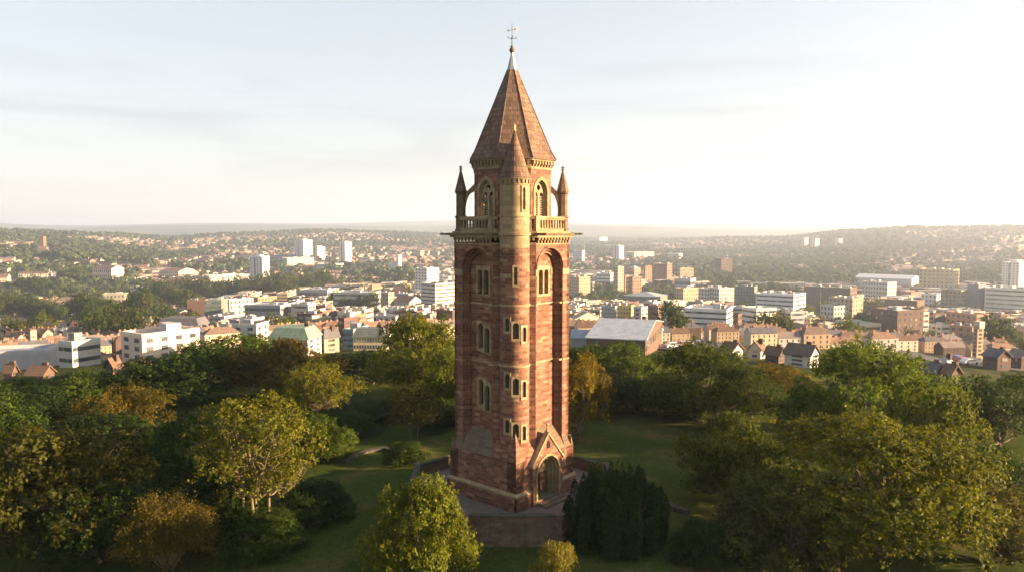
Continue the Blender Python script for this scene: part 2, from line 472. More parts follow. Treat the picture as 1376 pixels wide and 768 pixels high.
for f in (LEFT, RIGHT, BACK1, BACK2):
    t0, t1 = span(f)
    holes = []
    for (c, z0, z1, w, g, dz) in winspec[f]:
        holes.append([(x, z) for x, z in make_window(f, c, z0, z1, w, g, dz, True)])
    # shrink hole slightly so the surround overlaps it without gaps
    hh = []
    for h in holes:
        cx = sum(p[0] for p in h) / len(h); cz = sum(p[1] for p in h) / len(h)
        hh.append([(cx + (x - cx) * .94, cz + (z - cz) * .97) for x, z in h])
    plate(wall, rect(t0 + .3, t1 - .25, 3.3, 18.1), hh, 0.35, FMx[f] @ Matrix.Translation((0, .61, 0)))
# chamfer face behind the stair turret
chd = (A + CT) / math.sqrt(2)
chm = facemat(-PI / 4, chd)
plate(wall, rect(-1.49, 1.49, 3.3, 18.3), [], 0.3, chm)
wall.build('shaft_wall', M['sandstone'], tower)
core = MB(); core.box(-1.9, 1.9, -1.9, 1.9, 0.3, 19.2); core.build('inner_core', M['dark'], tower)
# string courses and pale bands
def plan(a, ct=CT, turret=True):
    """outline of the shaft with the chamfered near corner"""
    k = a - A
    c = ct + k * 0.41
    return [(-a, -a), (c, -a), (a, -c), (a, a), (-a, a)]
def course(z0, z1, proud, m, name, slope=0.0, inner=0.0):
    b = MB()
    o0 = plan(A + proud)
    o1 = plan(A + proud - slope)
    b.loft([[(x, y, z0) for x, y in o0], [(x, y, z1 - (z1 - z0) * .5) for x, y in o0], [(x, y, z1) for x, y in o1]])
    return b.build(name, m, tower)
def band_on_face(z0, z1, f, segs, proud, m, name):
    b = MB()
    for (a_, b_) in segs: b.box(a_, b_, -proud, 0.05, z0, z1, FMx[f])
    return b.build(name, m, tower)
def recess_band(z0, z1, f, m, name, full=False):
    b = MB(); t0, t1 = span(f); c = ARC[f]
    b.box(t0, c - HW, -.012, 0.05, z0, z1, FMx[f])
    if t1 - (c + HW) > .02: b.box(c + HW, t1, -.012, .05, z0, z1, FMx[f])
    return b.build(name, m, tower)
for f in (LEFT, RIGHT):
    c = ARC[f]
    t0, t1 = span(f)
    class SB:
        def __init__(s, nm): s.nm = nm
        def box(s, *a): q = MB(); q.box(*a); q.build(s.nm, M['cream'], tower)
    b = SB('string_course')
    for z, hgt, pr in ((13.9, .12, .05), (9.75, .12, .05)):
        b.box(t0 - pr, c - HW, -pr, .05, z, z + hgt, FMx[f])
        b.box(c - HW, c - HW + .02, -pr, .6, z, z + hgt, FMx[f])
        b.box(c - HW + .2, c + HW - .2, .61 - pr, .63, z, z + hgt, FMx[f])
        b.box(c + HW, t1, -pr, .05, z, z + hgt, FMx[f])
        b.box(c + HW - .32, c + HW, .0 - pr, .6, z, z + hgt, FMx[f]) if f == LEFT else b.box(c + HW - .31, c + HW, .0 + .02, .6, z, z + hgt, FMx[f])
    b = SB('pale_band')
    b.box(t0 - .012, c - HW, -.012, .05, 15.95, 16.4, FMx[f])
    b.box(c - HW + .29, c - .95 + .1, .598, .65, 15.95, 16.4, FMx[f])
    b.box(c + .95 - .1, c + HW - .29, .598, .65, 15.95, 16.4, FMx[f])
    b.box(c + HW, t1, -.012, .05, 15.95, 16.4, FMx[f])
b = SB('string_course')
for z, hgt, pr in ((13.9, .12, .05), (9.75, .12, .05)): b.box(-1.5, 1.5, -pr, .05, z, z + hgt, chm)
b.box(-1.49, 1.49, -.012, .05, 15.75, 15.98, chm)

# base: four thick walls, doorway through the right one
HB = 3.22
FB = {f: facemat(f, HB) for f in (LEFT, RIGHT, BACK1, BACK2)}
DC = -0.12                     # door centre along the right face
base = MB()
for f in (LEFT, BACK1, BACK2):
    plate(base, rect(-HB, HB, 0.0, 3.35), [], 0.85, FB[f])
plate(base, rect(-HB, HB, 0.0, 3.35), [arch_pts(DC, 1.38, 0.0, 2.1, 16)], 0.85, FB[RIGHT])
# plinth, broken at the door
for f in (LEFT, BACK1, BACK2): base.box(-HB - .16, HB + .16, -.16, .02, 0, 1.0, FB[f])
base.box(-HB - .16, DC - 1.55, -.16, .02, 0, 1.0, FB[RIGHT]); base.box(DC + 1.55, HB + .16, -.16, .02, 0, 1.0, FB[RIGHT])
# weathering from base up to the shaft
base_o = base.build('base_wall', M['sandstone'], tower)
b = MB()
sq = lambda a, z: [(-a, -a, z), (a, -a, z), (a, a, z), (-a, a, z)]
for f in (LEFT, RIGHT, BACK1, BACK2):
    t0, t1 = span(f); c = ARC[f]
    # pier slopes and the deep slope inside the recess
    def wedge(a_, b_, d, zt):
        b.add([(a_, -.27, 3.35), (b_, -.27, 3.35), (b_, d + .01, 3.35), (a_, d + .01, 3.35), (a_, d, zt), (b_, d, zt)],
              [(0, 1, 5, 4), (0, 4, 3), (1, 2, 5), (3, 4, 5, 2), (0, 3, 2, 1)], FMx[f])
    wedge(t0 - .27, c - HW, 0.0, 4.05); wedge(c + HW, t1 + (.27 if f in (RIGHT, BACK1, BACK2) else 0.3), 0.0, 4.05)
    wedge(c - HW, c + HW, .605, 5.0)
b.build('weathering_slope', M['weathered'], tower)
# broach: the square base corner runs up into the round turret
b = MB()
P = (HB, -HB)
b.add([(HB, -HB, 3.352), (HB, -1.0, 3.352), (1.0, -HB, 3.352), (HB, -HB, 4.25), (2.75, -2.75, 5.3), (2.2, -2.2, 3.352), (HB, -1.05, 3.8), (1.05, -HB, 3.8), (2.4, -1.2, 4.6), (1.2, -2.4, 4.6)],
      [(0, 1, 6, 3), (0, 3, 7, 2), (3, 6, 8, 4), (3, 4, 9, 7), (6, 1, 8), (7, 9, 2), (4, 8, 9)])
b.build('turret_broach', M['sandstone'], tower)
b = MB()
for f in (LEFT, BACK1, BACK2):
    b.add([(-HB - .2, -.2, .98), (HB + .2, -.2, .98), (HB + .2, -.2, 1.08), (-HB - .2, -.2, 1.08), (-HB, .003, 1.24), (HB, .003, 1.24)], [(0, 1, 2, 3), (3, 2, 5, 4)], FB[f])
for a_, b_ in ((-HB - .2, DC - 1.56), (DC + 1.56, HB + .2)):
    b.add([(a_, -.2, .98), (b_, -.2, .98), (b_, -.2, 1.08), (a_, -.2, 1.08), (a_, .003, 1.24), (b_, .003, 1.24)], [(0, 1, 2, 3), (3, 2, 5, 4)], FB[RIGHT])
b.build('plinth_moulding', M['cream'], tower)

# doorway
fmr = facemat(RIGHT, HB)
dw = MB()
gab = [(DC - 1.62, 0.0), (DC + 1.62, 0.0), (DC + 1.62, 2.95), (DC, 4.85), (DC - 1.62, 2.95)]
plate(dw, gab, [arch_pts(DC, 1.30, 0.0, 2.08, 18)], 0.30, fmr @ Matrix.Translation((0, -.30, 0)))
dwo = dw.build('door_gable', M['sandstone'], tower)
b = MB()
b.add([(DC, -.3, 4.85), (DC + 1.62, -.3, 2.95), (DC + 1.62, .5, 2.95), (DC, 1.15, 4.85), (DC - 1.62, -.3, 2.95), (DC - 1.62, .5, 2.95)], [(0, 1, 2, 3), (0, 3, 5, 4), (3, 2, 5)], fmr)
b.build('gable_roof', M['weathered'], dwo)
b = MB()
for s in (-1, 1):
    d = Vector((1.70, 0, -1.97)); L_ = math.hypot(1.62, 1.9)
    b.add([(DC, -.38, 5.02), (DC + s * 1.78, -.38, 2.93), (DC + s * 1.78, .02, 2.93), (DC, .02, 5.02), (DC, -.38, 4.82), (DC + s * 1.78, -.38, 2.76), (DC + s * 1.78, .02, 2.76), (DC, .02, 4.82)],
          [(0, 1, 2, 3), (4, 5, 1, 0), (1, 5, 6, 2), (7, 6, 5, 4)] if s < 0 else [(3, 2, 1, 0), (0, 1, 5, 4), (2, 6, 5, 1), (4, 5, 6, 7)], fmr)
b.build('gable_coping', M['cream'], dwo)
b = MB(); b.lathe([(.10, 4.95), (.13, 5.1), (.06, 5.2), (.05, 5.4), (.11, 5.5), (.03, 5.62)], 8, 0, 0, mat=Matrix.Translation((HB + .2, DC, 0))); b.build('gable_finial', M['cream'], dwo)
b = MB(); plate(b, arch_pts(DC, .17, 3.85, 4.1, 6, .8), [arch_pts(DC, .1, 3.9, 4.1, 6, .8)], .06, fmr @ Matrix.Translation((0, -.34, 0))); plate(b, arch_pts(DC, .11, 3.88, 4.1, 6, .8), [], .02, fmr @ Matrix.Translation((0, -.305, 0)))
b.build('gable_niche', M['dark'], dwo)
for k, (r_, d0, d1) in enumerate(((1.36, -.36, -.12), (1.24, -.12, .08), (1.08, .08, .26), (.94, .26, .42))):
    b = MB(); zs = 2.08
    ro = arch_pts(DC, r_, 0.12, zs, 18); ri = arch_pts(DC, r_ - .17, 0.12, zs, 18)
    ring = ro[:1] + ro[1:-1] + ro[-1:] + ri[::-1]
    plate(b, ring, [], d1 - d0, fmr @ Matrix.Translation((0, d0, 0)))
    b.build('door_arch', M['cream'], tower)
b = MB(); plate(b, arch_pts(DC, .80, 1.95, 2.1, 14), [], .12, fmr @ Matrix.Translation((0, .44, 0))); b.build('door_tympanum', M['cream'], tower)
b = MB(); b.box(DC + .0, DC + .78, .46, .53, .3, 1.98, fmr)
for k in range(4): b.box(DC + .04 + k * .19, DC + .19 + k * .19, .44, .47, .34, 1.94, fmr)
dl = b.build('door_leaf', M['door'], tower)
b = MB(); b.box(DC + .03, DC + .12, .38, .45, 1.05, 1.13, fmr); b.build('door_handle', M['iron'], dl)
b = MB(); b.box(DC - .79, DC - .72, .5, 1.2, .3, 1.98, fmr); b.build('door_leaf', M['door'], tower)
b = MB()
for k in range(3): b.box(DC - 1.25 - .0, DC + 1.25, -1.15 + k * .38, .9, .0 + k * .12, .115 + k * .12, fmr)
b.build('door_step', M['weathered'], tower)

# stair turret
NA = 48
relw = [-30, 5, 40]
def taz(rel): return R(-48.5 + rel)
levels = [[(12.3, 13.2, .34), (11.8, 12.9, .42), (11.6, 12.6, .34)], [(8.4, 9.4, .34), (7.95, 9.1, .42), (7.75, 8.85, .34)], [(5.3, 6.2, .34), (5.0, 5.95, .42), (4.75, 5.75, .34)]]
twins = []
for lv in levels:
    for rel, (z0, z1, w) in zip(relw, lv): twins.append((taz(rel), z0, z1, w, True))
twins.append((taz(4), 15.45, 16.65, .22, False))
twins.append((taz(38), 20.5, 22.0, .20, True))
zl = sorted(set([3.3, 18.2] + [z for t in twins for z in (t[1] - .03, t[2] + .03) if z < 18.2]))
def cyl_wall(z0, z1, wins, mat, name, rad=TR):
    zs = sorted(set([z0, z1] + [z for t in wins for z in (t[1] - .02, t[2] + .02)])); b = MB()
    ang = [2 * PI * i / NA for i in range(NA)]
    # snap the nearest edges to the window jambs
    jam = []
    for t in wins: hw = math.asin((t[3] / 2 + .02) / rad); jam += [t[0] - hw, t[0] + hw]
    ang = sorted([a for a in ang if all(abs((a - j + PI) % (2 * PI) - PI) > R(2.2) for j in jam)] + [j % (2 * PI) for j in jam])
    n = len(ang)
    vs = [(TX + rad * math.cos(a), TY + rad * math.sin(a), z) for z in zs for a in ang]; fs = []
    for k in range(len(zs) - 1):
        zm = (zs[k] + zs[k + 1]) / 2
        for i in range(n):
            j = (i + 1) % n
            am = ang[i] + ((ang[j] - ang[i]) % (2 * PI)) / 2
            if any(abs((am - t[0] + PI) % (2 * PI) - PI) < math.asin((t[3] / 2 + .02) / rad) and t[1] - .02 < zm < t[2] + .02 for t in wins): continue
            fs.append((k * n + i, k * n + j, (k + 1) * n + j, (k + 1) * n + i))
    b.add(vs, fs)
    return b.build(name, mat, tower, cyl=(TX, TY, rad))
lw = [t for t in twins if t[2] < 18]; uw = [t for t in twins if t[1] > 18]
cyl_wall(3.3, 17.95, lw, M['sandstone'], 'turret_wall')
cyl_wall(17.95, 22.6, uw, M['cream'], 'turret_upper_wall')
b = MB(); b.lathe([(.80, 3.4), (.80, 22.4)], 24, TX, TY); b.build('turret_interior', M['dark'], tower)
for (az, z0, z1, w, ar) in twins:
    d = TR * math.cos(math.asin(min(.9, (w / 2 + .11) / TR))) + .055
    fm = Matrix.Translation((TX, TY, 0)) @ facemat(az, d)
    e = .11
    b = MB()
    hole = arch_pts(0, w / 2, z0, z1 - w / 2, 7) if ar else rect(-w / 2, w / 2, z0, z1)
    plate(b, rect(-w / 2 - e, w / 2 + e, z0 - .16, z1 + .12), [hole], .14, fm)
    wo_ = b.build('turret_window', M['cream'], tower)
    b = MB(); b.box(-w / 2 - .02, w / 2 + .02, .12, .13, z0, z1, fm); b.build('window_pane', M['leadglass'], wo_)
def tring(z0, z1, r, m, name, n=40, r1=None):
    b = MB(); b.lathe([(r - .03, z0 - .02), (r, z0), (r, z1 - .02), ((r1 or r) - .03, z1)], n, TX, TY)
    return b.build(name, m, tower, cyl=(TX, TY, r))
for z, h_, pr in ((13.98, .13, .07), (9.82, .13, .07)): tring(z, z + h_, TR + pr, M['cream'], 'turret_band')
for z, h_ in ((15.9, .3), (17.0, .18), (14.6, .15)):
    # short irregular pale stones, a partial ring
    b = MB(); a0, a1 = {15.9: (-75, -12), 17.0: (-75, -28), 14.6: (-38, 12)}[z]
    k = 10; vs = []; fs = []
    for i in range(k + 1):
        a = taz(a0 + (a1 - a0) * i / k)
        for r_ in (TR - .02, TR + .012):
            for zz_ in (z, z + h_): vs.append((TX + r_ * math.cos(a), TY + r_ * math.sin(a), zz_))
    for i in range(k):
        q = i * 4; fs += [(q + 2, q + 6, q + 7, q + 3), (q + 3, q + 7, q + 5, q + 1), (q, q + 4, q + 6, q + 2)]
    fs += [(0, 2, 3, 1), (k * 4, k * 4 + 1, k * 4 + 3, k * 4 + 2)]
    b.add(vs, fs); b.build('pale_stone', M['cream'], tower, cyl=(TX, TY, TR))
tring(20.02, 20.2, TR + .07, M['cream'], 'turret_band')
tring(18.78, 18.98, TR + .10, M['cream'], 'turret_band')
# corbel ring below the cone: round-headed holes read as dark gaps between small blocks
b = MB(); b.lathe([(TR, 22.15), (TR + .04, 22.2), (TR + .04, 22.26), (TR, 22.28)], 40, TX, TY)
for i in range(22):
    a = 2 * PI * i / 22; m_ = Matrix.Translation((TX, TY, 0)) @ facemat(a, TR)
    b.box(-.075, .075, -.11, .02, 22.32, 22.52, m_); b.box(-.05, .05, -.06, .02, 22.24, 22.32, m_)
b.lathe([(TR, 22.5), (TR + .13, 22.53), (TR + .15, 22.6), (TR + .02, 22.64)], 40, TX, TY)
b.build('turret_corbels', M['cream'], tower)
b = MB(); b.lathe([(1.19, 22.58), (1.15, 22.64), (.98, 23.0), (.50, 24.45), (.05, 25.86)], 28, TX, TY)
b.build('turret_roof', M['tiles'], tower, cyl=(TX, TY, .7))
b = MB(); b.lathe([(.05, 25.8), (.09, 25.9), (.05, 25.98), (.03, 26.05), (.08, 26.14), (.05, 26.22), (.015, 26.4)], 10, TX, TY)
b.build('turret_finial', M['gilt'], tower, smooth=True)

# corbel table, balcony slab
b = MB()
for f in (LEFT, RIGHT, BACK1, BACK2):
    t0, t1 = span(f); n = int((t1 - t0) / .34)
    for i in range(n):
        c = t0 + (t1 - t0) * (i + .5) / n
        b.box(c - .085, c + .085, -.20, .01, 18.44, 18.62, FMx[f]); b.box(c - .065, c + .065, -.11, .01, 18.24, 18.44, FMx[f])
for i in range(4):
    c = -1.3 + i * .3 if i < 2 else 1.3 - (3 - i) * .3
    b.box(c - .085, c + .085, -.18, .01, 18.42, 18.62, chm)
b.build('corbel_table', M['cream'], tower, bevel=.015)
def slab(z0, z1, proud, m, name):
    b = MB(); o_ = plan(A + proud)
    b.loft([[(x, y, z0) for x, y in o_], [(x, y, z1) for x, y in o_]])
    return b.build(name, m, tower)
slab(18.12, 18.22, .035, M['cream'], 'corbel_band')
slab(18.62, 18.78, .22, M['cream'], 'balcony_slab')
slab(18.78, 18.92, .34, M['weathered'], 'balcony_cornice')
slab(18.90, 19.06, .10, M['cream'], 'balcony_kerb')
def gargoyle(mat):
    b = MB()
    b.m = mat
    b.loft([[(-.13, y, z) for y, z in ((-.1, -.1), (.1, -.1), (.1, .1), (-.1, .1))], [(.25, y, z) for y, z in ((-.09, -.09), (.09, -.09), (.09, .08), (-.09, .08))],
            [(.42, y, z) for y, z in ((-.06, -.05), (.06, -.05), (.06, .06), (-.06, .06))], [(.5, y, z) for y, z in ((-.09, -.08), (.09, -.08), (.09, .09), (-.09, .09))],
            [(.64, y, z) for y, z in ((-.08, -.07), (.08, -.07), (.07, .09), (-.07, .09))], [(.74, y, z) for y, z in ((-.04, -.05), (.04, -.05), (.04, .03), (-.04, .03))]])
    return b.build('gargoyle', M['weathered'], tower)
Z = 18.86
for (x, y, a) in ((-A - .2, -A - .2, -3 * PI / 4), (A + .2, A + .2, PI / 4), (-A - .2, A + .2, 3 * PI / 4), (A + .2, -CT - .1, R(8)), (CT + .1, -A - .2, R(-98))):
    gargoyle(Matrix.Translation((x, y, Z)) @ Matrix.Rotation(a, 4, 'Z'))

# balustrade: base, rail, dies and single balusters
def balustrade(fm, t0, t1, n, d=0.02):
    b = MB(); b.box(t0, t1, d, d + .24, 19.06, 19.24, fm); b.box(t0, t1, d - .05, d + .29, 19.93, 20.1, fm)
    b.box(t0, t1, d + .01, d + .22, 19.84, 19.93, fm)
    o = b.build('balustrade', M['cream'], tower)
    w = (t1 - t0) / n
    for i in range(n):
        c = t0 + w * (i + .5); q = MB()
        q.box(c - w * .27, c + w * .27, d + .03, d + .19, 19.24, 19.36, fm)
        q.loft([[(c + x * k_ * w, d + .11 + y * k_ * .3, z) for x, y in ((-1, -1), (1, -1), (1, 1), (-1, 1))] for k_, z in ((.15, 19.36), (.22, 19.5), (.14, 19.68), (.2, 19.84))], fm)
        q.build('baluster', M['cream'], o)
for f in (LEFT, RIGHT, BACK1, BACK2):
    t0, t1 = span(f)
    a_, b_ = (t0 + .42, t1 - .34) if f == LEFT else (t0 + .34, t1 - .42) if f == RIGHT else (t0 + .42, t1 - .42)
    balustrade(FMx[f], a_, b_, 10 if f in (LEFT, RIGHT) else 16)
for f, t in ((LEFT, CT - .34), (RIGHT, -CT)):
    b = MB(); b.box(t, t + .34, -.02, .3, 19.06, 20.12, FMx[f]); b.build('balustrade_die', M['cream'], tower)
for s in (-1, 1):
    b = MB(); c = s * 1.27
    b.box(c - .2, c + .2, .04, .26, 19.06, 19.25, chm); b.box(c - .2, c + .2, .0, .3, 19.9, 20.08, chm); b.box(c - .2, c - .1, .05, .2, 19.25, 19.9, chm); b.box(c + .1, c + .2, .05, .2, 19.25, 19.9, chm)
    b.build('chamfer_balustrade', M['cream'], tower)

# pinnacles with flying arches
OA = 2.70; OR = OA / math.cos(PI / 8)
for qa in (-3 * PI / 4, PI / 4, 3 * PI / 4):
    px_, py_ = 3.68 * math.cos(qa), 3.68 * math.sin(qa)
    b = MB(); o8 = qa + PI / 8
    b.lathe([(.46, 19.04), (.46, 19.2), (.40, 19.26), (.40, 20.0), (.47, 20.04), (.47, 20.14), (.37, 20.2), (.36, 21.72), (.44, 21.8), (.46, 21.92), (.40, 21.98)], 8, px_, py_, o8)
    po = b.build('pinnacle', M['weathered'], tower)
    b = MB(); b.lathe([(.48, 21.9), (.44, 22.0), (.24, 22.75), (.06, 23.42)], 8, px_, py_, o8); b.build('pinnacle_spire', M['weathered'], po)
    b = MB(); b.lathe([(.05, 23.38), (.12, 23.5), (.05, 23.56), (.035, 23.75)], 8, px_, py_)
    b.box(px_ - .12, px_ + .12, py_ - .035, py_ + .035, 23.6, 23.67); b.box(px_ - .035, px_ + .035, py_ - .12, py_ + .12, 23.6, 23.67); b.build('pinnacle_finial', M['weathered'], po)
    fm = Matrix.Rotation(qa, 4, 'Z') @ Matrix(((1, 0, 0, 0), (0, 1, 0, -.14), (0, 0, 1, 0), (0, 0, 0, 1)))
    pts = [(3.42, 21.75), (2.65, 22.5), (2.65, 22.05)]
    for i in range(0, 11):
        a = PI / 2 * i / 10
        pts.append((2.78 + .58 * math.sin(a), 20.3 + 1.55 * math.cos(a)))
    pts.append((3.42, 20.2))
    b = MB(); plate(b, pts[::-1], [], .28, fm); b.build('flying_arch', M['cream'], tower)

# octagonal belfry stage
belw = MB(); bell_faces = [i * PI / 4 for i in range(8)]
sd = 2 * OA * math.tan(PI / 8)
for i, az in enumerate(bell_faces):
    fm = facemat(az, OA)
    if i % 2 == 0:
        plate(belw, rect(-sd / 2, sd / 2, 19.0, 23.45), [arch_pts(0, .80, 20.0, 21.75, 12, .35)], .34, fm)
        b = MB()
        out_ = arch_pts(0, .86, 20.0, 21.75, 12, .35); in1 = arch_pts(0, .66, 20.0, 21.75, 12, .35)
        plate(b, out_[:1] + out_[1:] + in1[::-1], [], .16, fm @ Matrix.Translation((0, -.06, 0)))
        in2 = arch_pts(0, .58, 20.0, 21.75, 12, .35); o2 = arch_pts(0, .70, 20.0, 21.75, 12, .35)
        plate(b, o2 + in2[::-1], [], .14, fm @ Matrix.Translation((0, .10, 0)))
        bo = b.build('belfry_window', M['cream'], tower)
        b = MB()
        plate(b, arch_pts(0, .64, 20.0, 21.75, 12, .35), [arch_pts(-.29, .2, 20.05, 21.5, 6, .5), arch_pts(.29, .2, 20.05, 21.5, 6, .5), circ(0, 22.1, .19)], .14, fm @ Matrix.Translation((0, .22, 0)))
        b.build('tracery', M['cream'], bo)
        for s in (-1, 1):
            q = MB()
            for k in range(9):
                z = 20.1 + k * .165
                q.add([(s * .29 - .21, .25, z), (s * .29 + .21, .25, z), (s * .29 + .21, .36, z + .10), (s * .29 - .21, .36, z + .10), (s * .29 - .21, .25, z + .025), (s * .29 + .21, .25, z + .025), (s * .29 + .21, .36, z + .125), (s * .29 - .21, .36, z + .125)],
                      [(3, 2, 1, 0), (4, 5, 6, 7), (0, 1, 5, 4), (2, 3, 7, 6)], fm)
            q.build('louvres', M['louvre'], bo)
    else:
        plate(belw, rect(-sd / 2, sd / 2, 19.0, 23.45), [], .3, fm)
belw.build('belfry_wall', M['sandstone'], tower)
b = MB(); o_ = PI / 8
b.lathe([(OR + .01, 23.3), (OR + .06, 23.34), (OR + .06, 23.44), (OR, 23.46)], 8, 0, 0, o_)
for az in bell_faces:
    fm = facemat(az, OA)
    for k in range(7):
        c = (k - 3) * .31
        b.box(c - .075, c + .075, -.20, .01, 23.66, 23.88, fm); b.box(c - .05, c + .05, -.11, .01, 23.52, 23.66, fm)
b.lathe([(OR, 23.42), (OR, 23.86), (OR + .26, 23.9), (OR + .26, 24.0), (OR - .4, 24.02)], 8, 0, 0, o_)
b.build('belfry_cornice', M['cream'], tower)
b = MB(); b.lathe([(3.30, 24.0), (3.26, 24.07), (2.92, 24.65), (.36, 30.55)], 8, 0, 0, o_)
b.build('tower_roof', M['tiles'], tower)
b = MB()
for i in range(8):
    a = o_ + i * PI / 4
    b.tube((3.27 * math.cos(a), 3.27 * math.sin(a), 24.07), (2.92 * math.cos(a), 2.92 * math.sin(a), 24.66), .045, .045, 5)
    b.tube((2.92 * math.cos(a), 2.92 * math.sin(a), 24.66), (.36 * math.cos(a), .36 * math.sin(a), 30.55), .045, .03, 5)
b.build('roof_hips', M['tiles'], tower)
b = MB(); b.lathe([(.40, 30.45), (.36, 30.6), (.10, 31.6), (.09, 31.75)], 8, 0, 0, o_); b.build('lead_cap', M['lead'], tower)
b = MB(); b.lathe([(.09, 31.7), (.17, 31.78), (.20, 31.9), (.17, 32.0), (.09, 32.06), (.13, 32.12), (.05, 32.25)], 14); b.build('roof_finial', M['weathered'], tower, smooth=True)
b = MB(); b.tube((0, 0, 32.1), (0, 0, 32.85), .035, .028); b.tube((0, 0, 32.85), (0, 0, 33.8), .022, .012)
for k in range(4):
    a = -PHI + k * PI / 2 + R(10); c, s = math.cos(a), math.sin(a)
    b.tube((0, 0, 32.72), (c * .28, s * .28, 32.72), .018)
    for j in range(6):
        t_, u_ = j * .9, (j + 1) * .9
        b.tube((c * (.28 + .05 * math.sin(t_)), s * (.28 + .05 * math.sin(t_)), 32.78 - .07 * math.cos(t_)), (c * (.28 + .05 * math.sin(u_)), s * (.28 + .05 * math.sin(u_)), 32.78 - .07 * math.cos(u_)), .012)
vo = b.build('weather_vane', M['iron'], tower)
b = MB(); a = -PHI + R(150); c, s = math.cos(a), math.sin(a)
b.tube((-c * .3, -s * .3, 33.30), (c * .28, s * .28, 33.30), .014)
b.add([(c * .28, s * .28, 33.22), (c * .42, s * .42, 33.30), (c * .28, s * .28, 33.38), (c * .26 + .01, s * .26, 33.30)], [(0, 1, 2, 3), (3, 2, 1, 0)])
b.add([(-c * .16, -s * .16 + .008, 33.30), (-c * .34, -s * .34 + .008, 33.48), (-c * .36, -s * .36 + .008, 33.20), (-c * .16, -s * .16 - .008, 33.30), (-c * .34, -s * .34 - .008, 33.48), (-c * .36, -s * .36 - .008, 33.20)], [(0, 1, 2), (5, 4, 3), (0, 3, 4, 1), (1, 4, 5, 2), (2, 5, 3, 0)])
b.build('vane_arrow', M['gilt'], vo)

# ------------------------------------------------------------ terrace and parapet
TRR = 8.1
o8 = PI / 8
b = MB(); b.lathe([(TRR - .15, -2.2), (TRR - .15, 0.0)], 8, 0, 0, o8)
terr = b.build('terrace', M['paving']); kind(terr, 'structure')
corners = [(TRR * math.cos(o8 + k * PI / 4), TRR * math.sin(o8 + k * PI / 4)) for k in range(8)]
par = empty('terrace_parapet', (0, 0, 0))
tag(par, 'low mossy eight sided stone parapet wall enclosing the terrace round the tower', 'wall')
for k in range(8):
    p, q = Vector(corners[k]).to_3d(), Vector(corners[(k + 1) % 8]).to_3d()
    mid = (p + q) / 2; az = math.atan2(mid.y, mid.x); fm = facemat(az, mid.length); hl = (q - p).length / 2
    gate = False
    b = MB()
    pierced = (k == 6)
    if pierced:
        holes = [rect(-hl + .7 + i * .62, -hl + 1.1 + i * .62, .2, .72) for i in range(int((2 * hl - 1.3) / .62))]
        plate(b, rect(-hl - .03, hl + .03, -2.6, .85), holes, .32, fm)
    else:
        b.box(-hl - .03, hl + .03, 0, .34, -2.6, .85, fm)
    b.build('parapet_wall', M['wallstone'], par)
    b = MB(); b.add([(-hl - .1, -.06, .85), (hl + .1, -.06, .85), (hl + .06, .42, .85), (-hl - .06, .42, .85), (-hl - .1, -.04, .94), (hl + .1, -.04, .94), (hl + .06, .40, .94), (-hl - .06, .40, .94), (-hl - .06, .17, 1.02), (hl + .06, .17, 1.02)],
                    [(0, 1, 5, 4), (2, 3, 7, 6), (4, 5, 9, 8), (9, 6, 7, 8), (0, 4, 8, 7, 3), (1, 2, 6, 9, 5), (3, 2, 1, 0)], fm)
    b.build('parapet_coping', M['mossy'], par)
    c_ = MB(); c_.lathe([(.30, -2.6), (.30, .96), (.34, 1.0), (.1, 1.1)], 8, p.x * .985, p.y * .985, o8); c_.build('parapet_pier', M['wallstone'], par)
# ------------------------------------------------------------ foliage
def leafmat(name, rough=0.6, transl=0.36):
    m = bpy.data.materials.new(name); m.use_nodes = True; t = m.node_tree; t.nodes.clear()
    out = N(t, 'ShaderNodeOutputMaterial')
    oi = N(t, 'ShaderNodeObjectInfo'); at = N(t, 'ShaderNodeAttribute', attribute_name='tint')
    sepc = N(t, 'ShaderNodeSeparateColor'); LK(t, at.outputs['Color'], sepc.inputs[0])
    # r: brightness variation, g: autumn gold; both also paint sun highlights into sprigs
    c = MIX(t, 1.0, oi.outputs['Color'], RAMP(t, sepc.outputs[0], [(0, 0.42), (1, 1.6)]), 'MULTIPLY')
    c = MIX(t, MATH(t, 'MULTIPLY', sepc.outputs[1], 0.55), c, MIX(t, 1.0, oi.outputs['Color'], (1.8, 1.22, 0.5), 'MULTIPLY'))
    b = N(t, 'ShaderNodeBsdfPrincipled'); b.inputs['Roughness'].default_value = rough; b.inputs['Specular IOR Level'].default_value = 0.06
    LK(t, c, b.inputs['Base Color'])
    tr = N(t, 'ShaderNodeBsdfTranslucent'); LK(t, MIX(t, 1.0, c, (1.5, 1.35, 0.45), 'MULTIPLY'), tr.inputs['Color'])
    mx_ = N(t, 'ShaderNodeMixShader'); mx_.inputs[0].default_value = transl
    LK(t, b.outputs[0], mx_.inputs[1]); LK(t, tr.outputs[0], mx_.inputs[2]); LK(t, mx_.outputs[0], out.inputs[0])
    return m
M['leaf'] = leafmat('leaves'); M['leaf_far'] = leafmat('far_leaves', 0.9, 0.12)
M['bark'] = plain('bark', (0.10, 0.075, 0.05), 0.9, 0.35, 5, bumpv=0.5)
M['bark_pale'] = plain('pale_bark', (0.13, 0.10, 0.06), 0.85, 0.35, 5, bumpv=0.4)

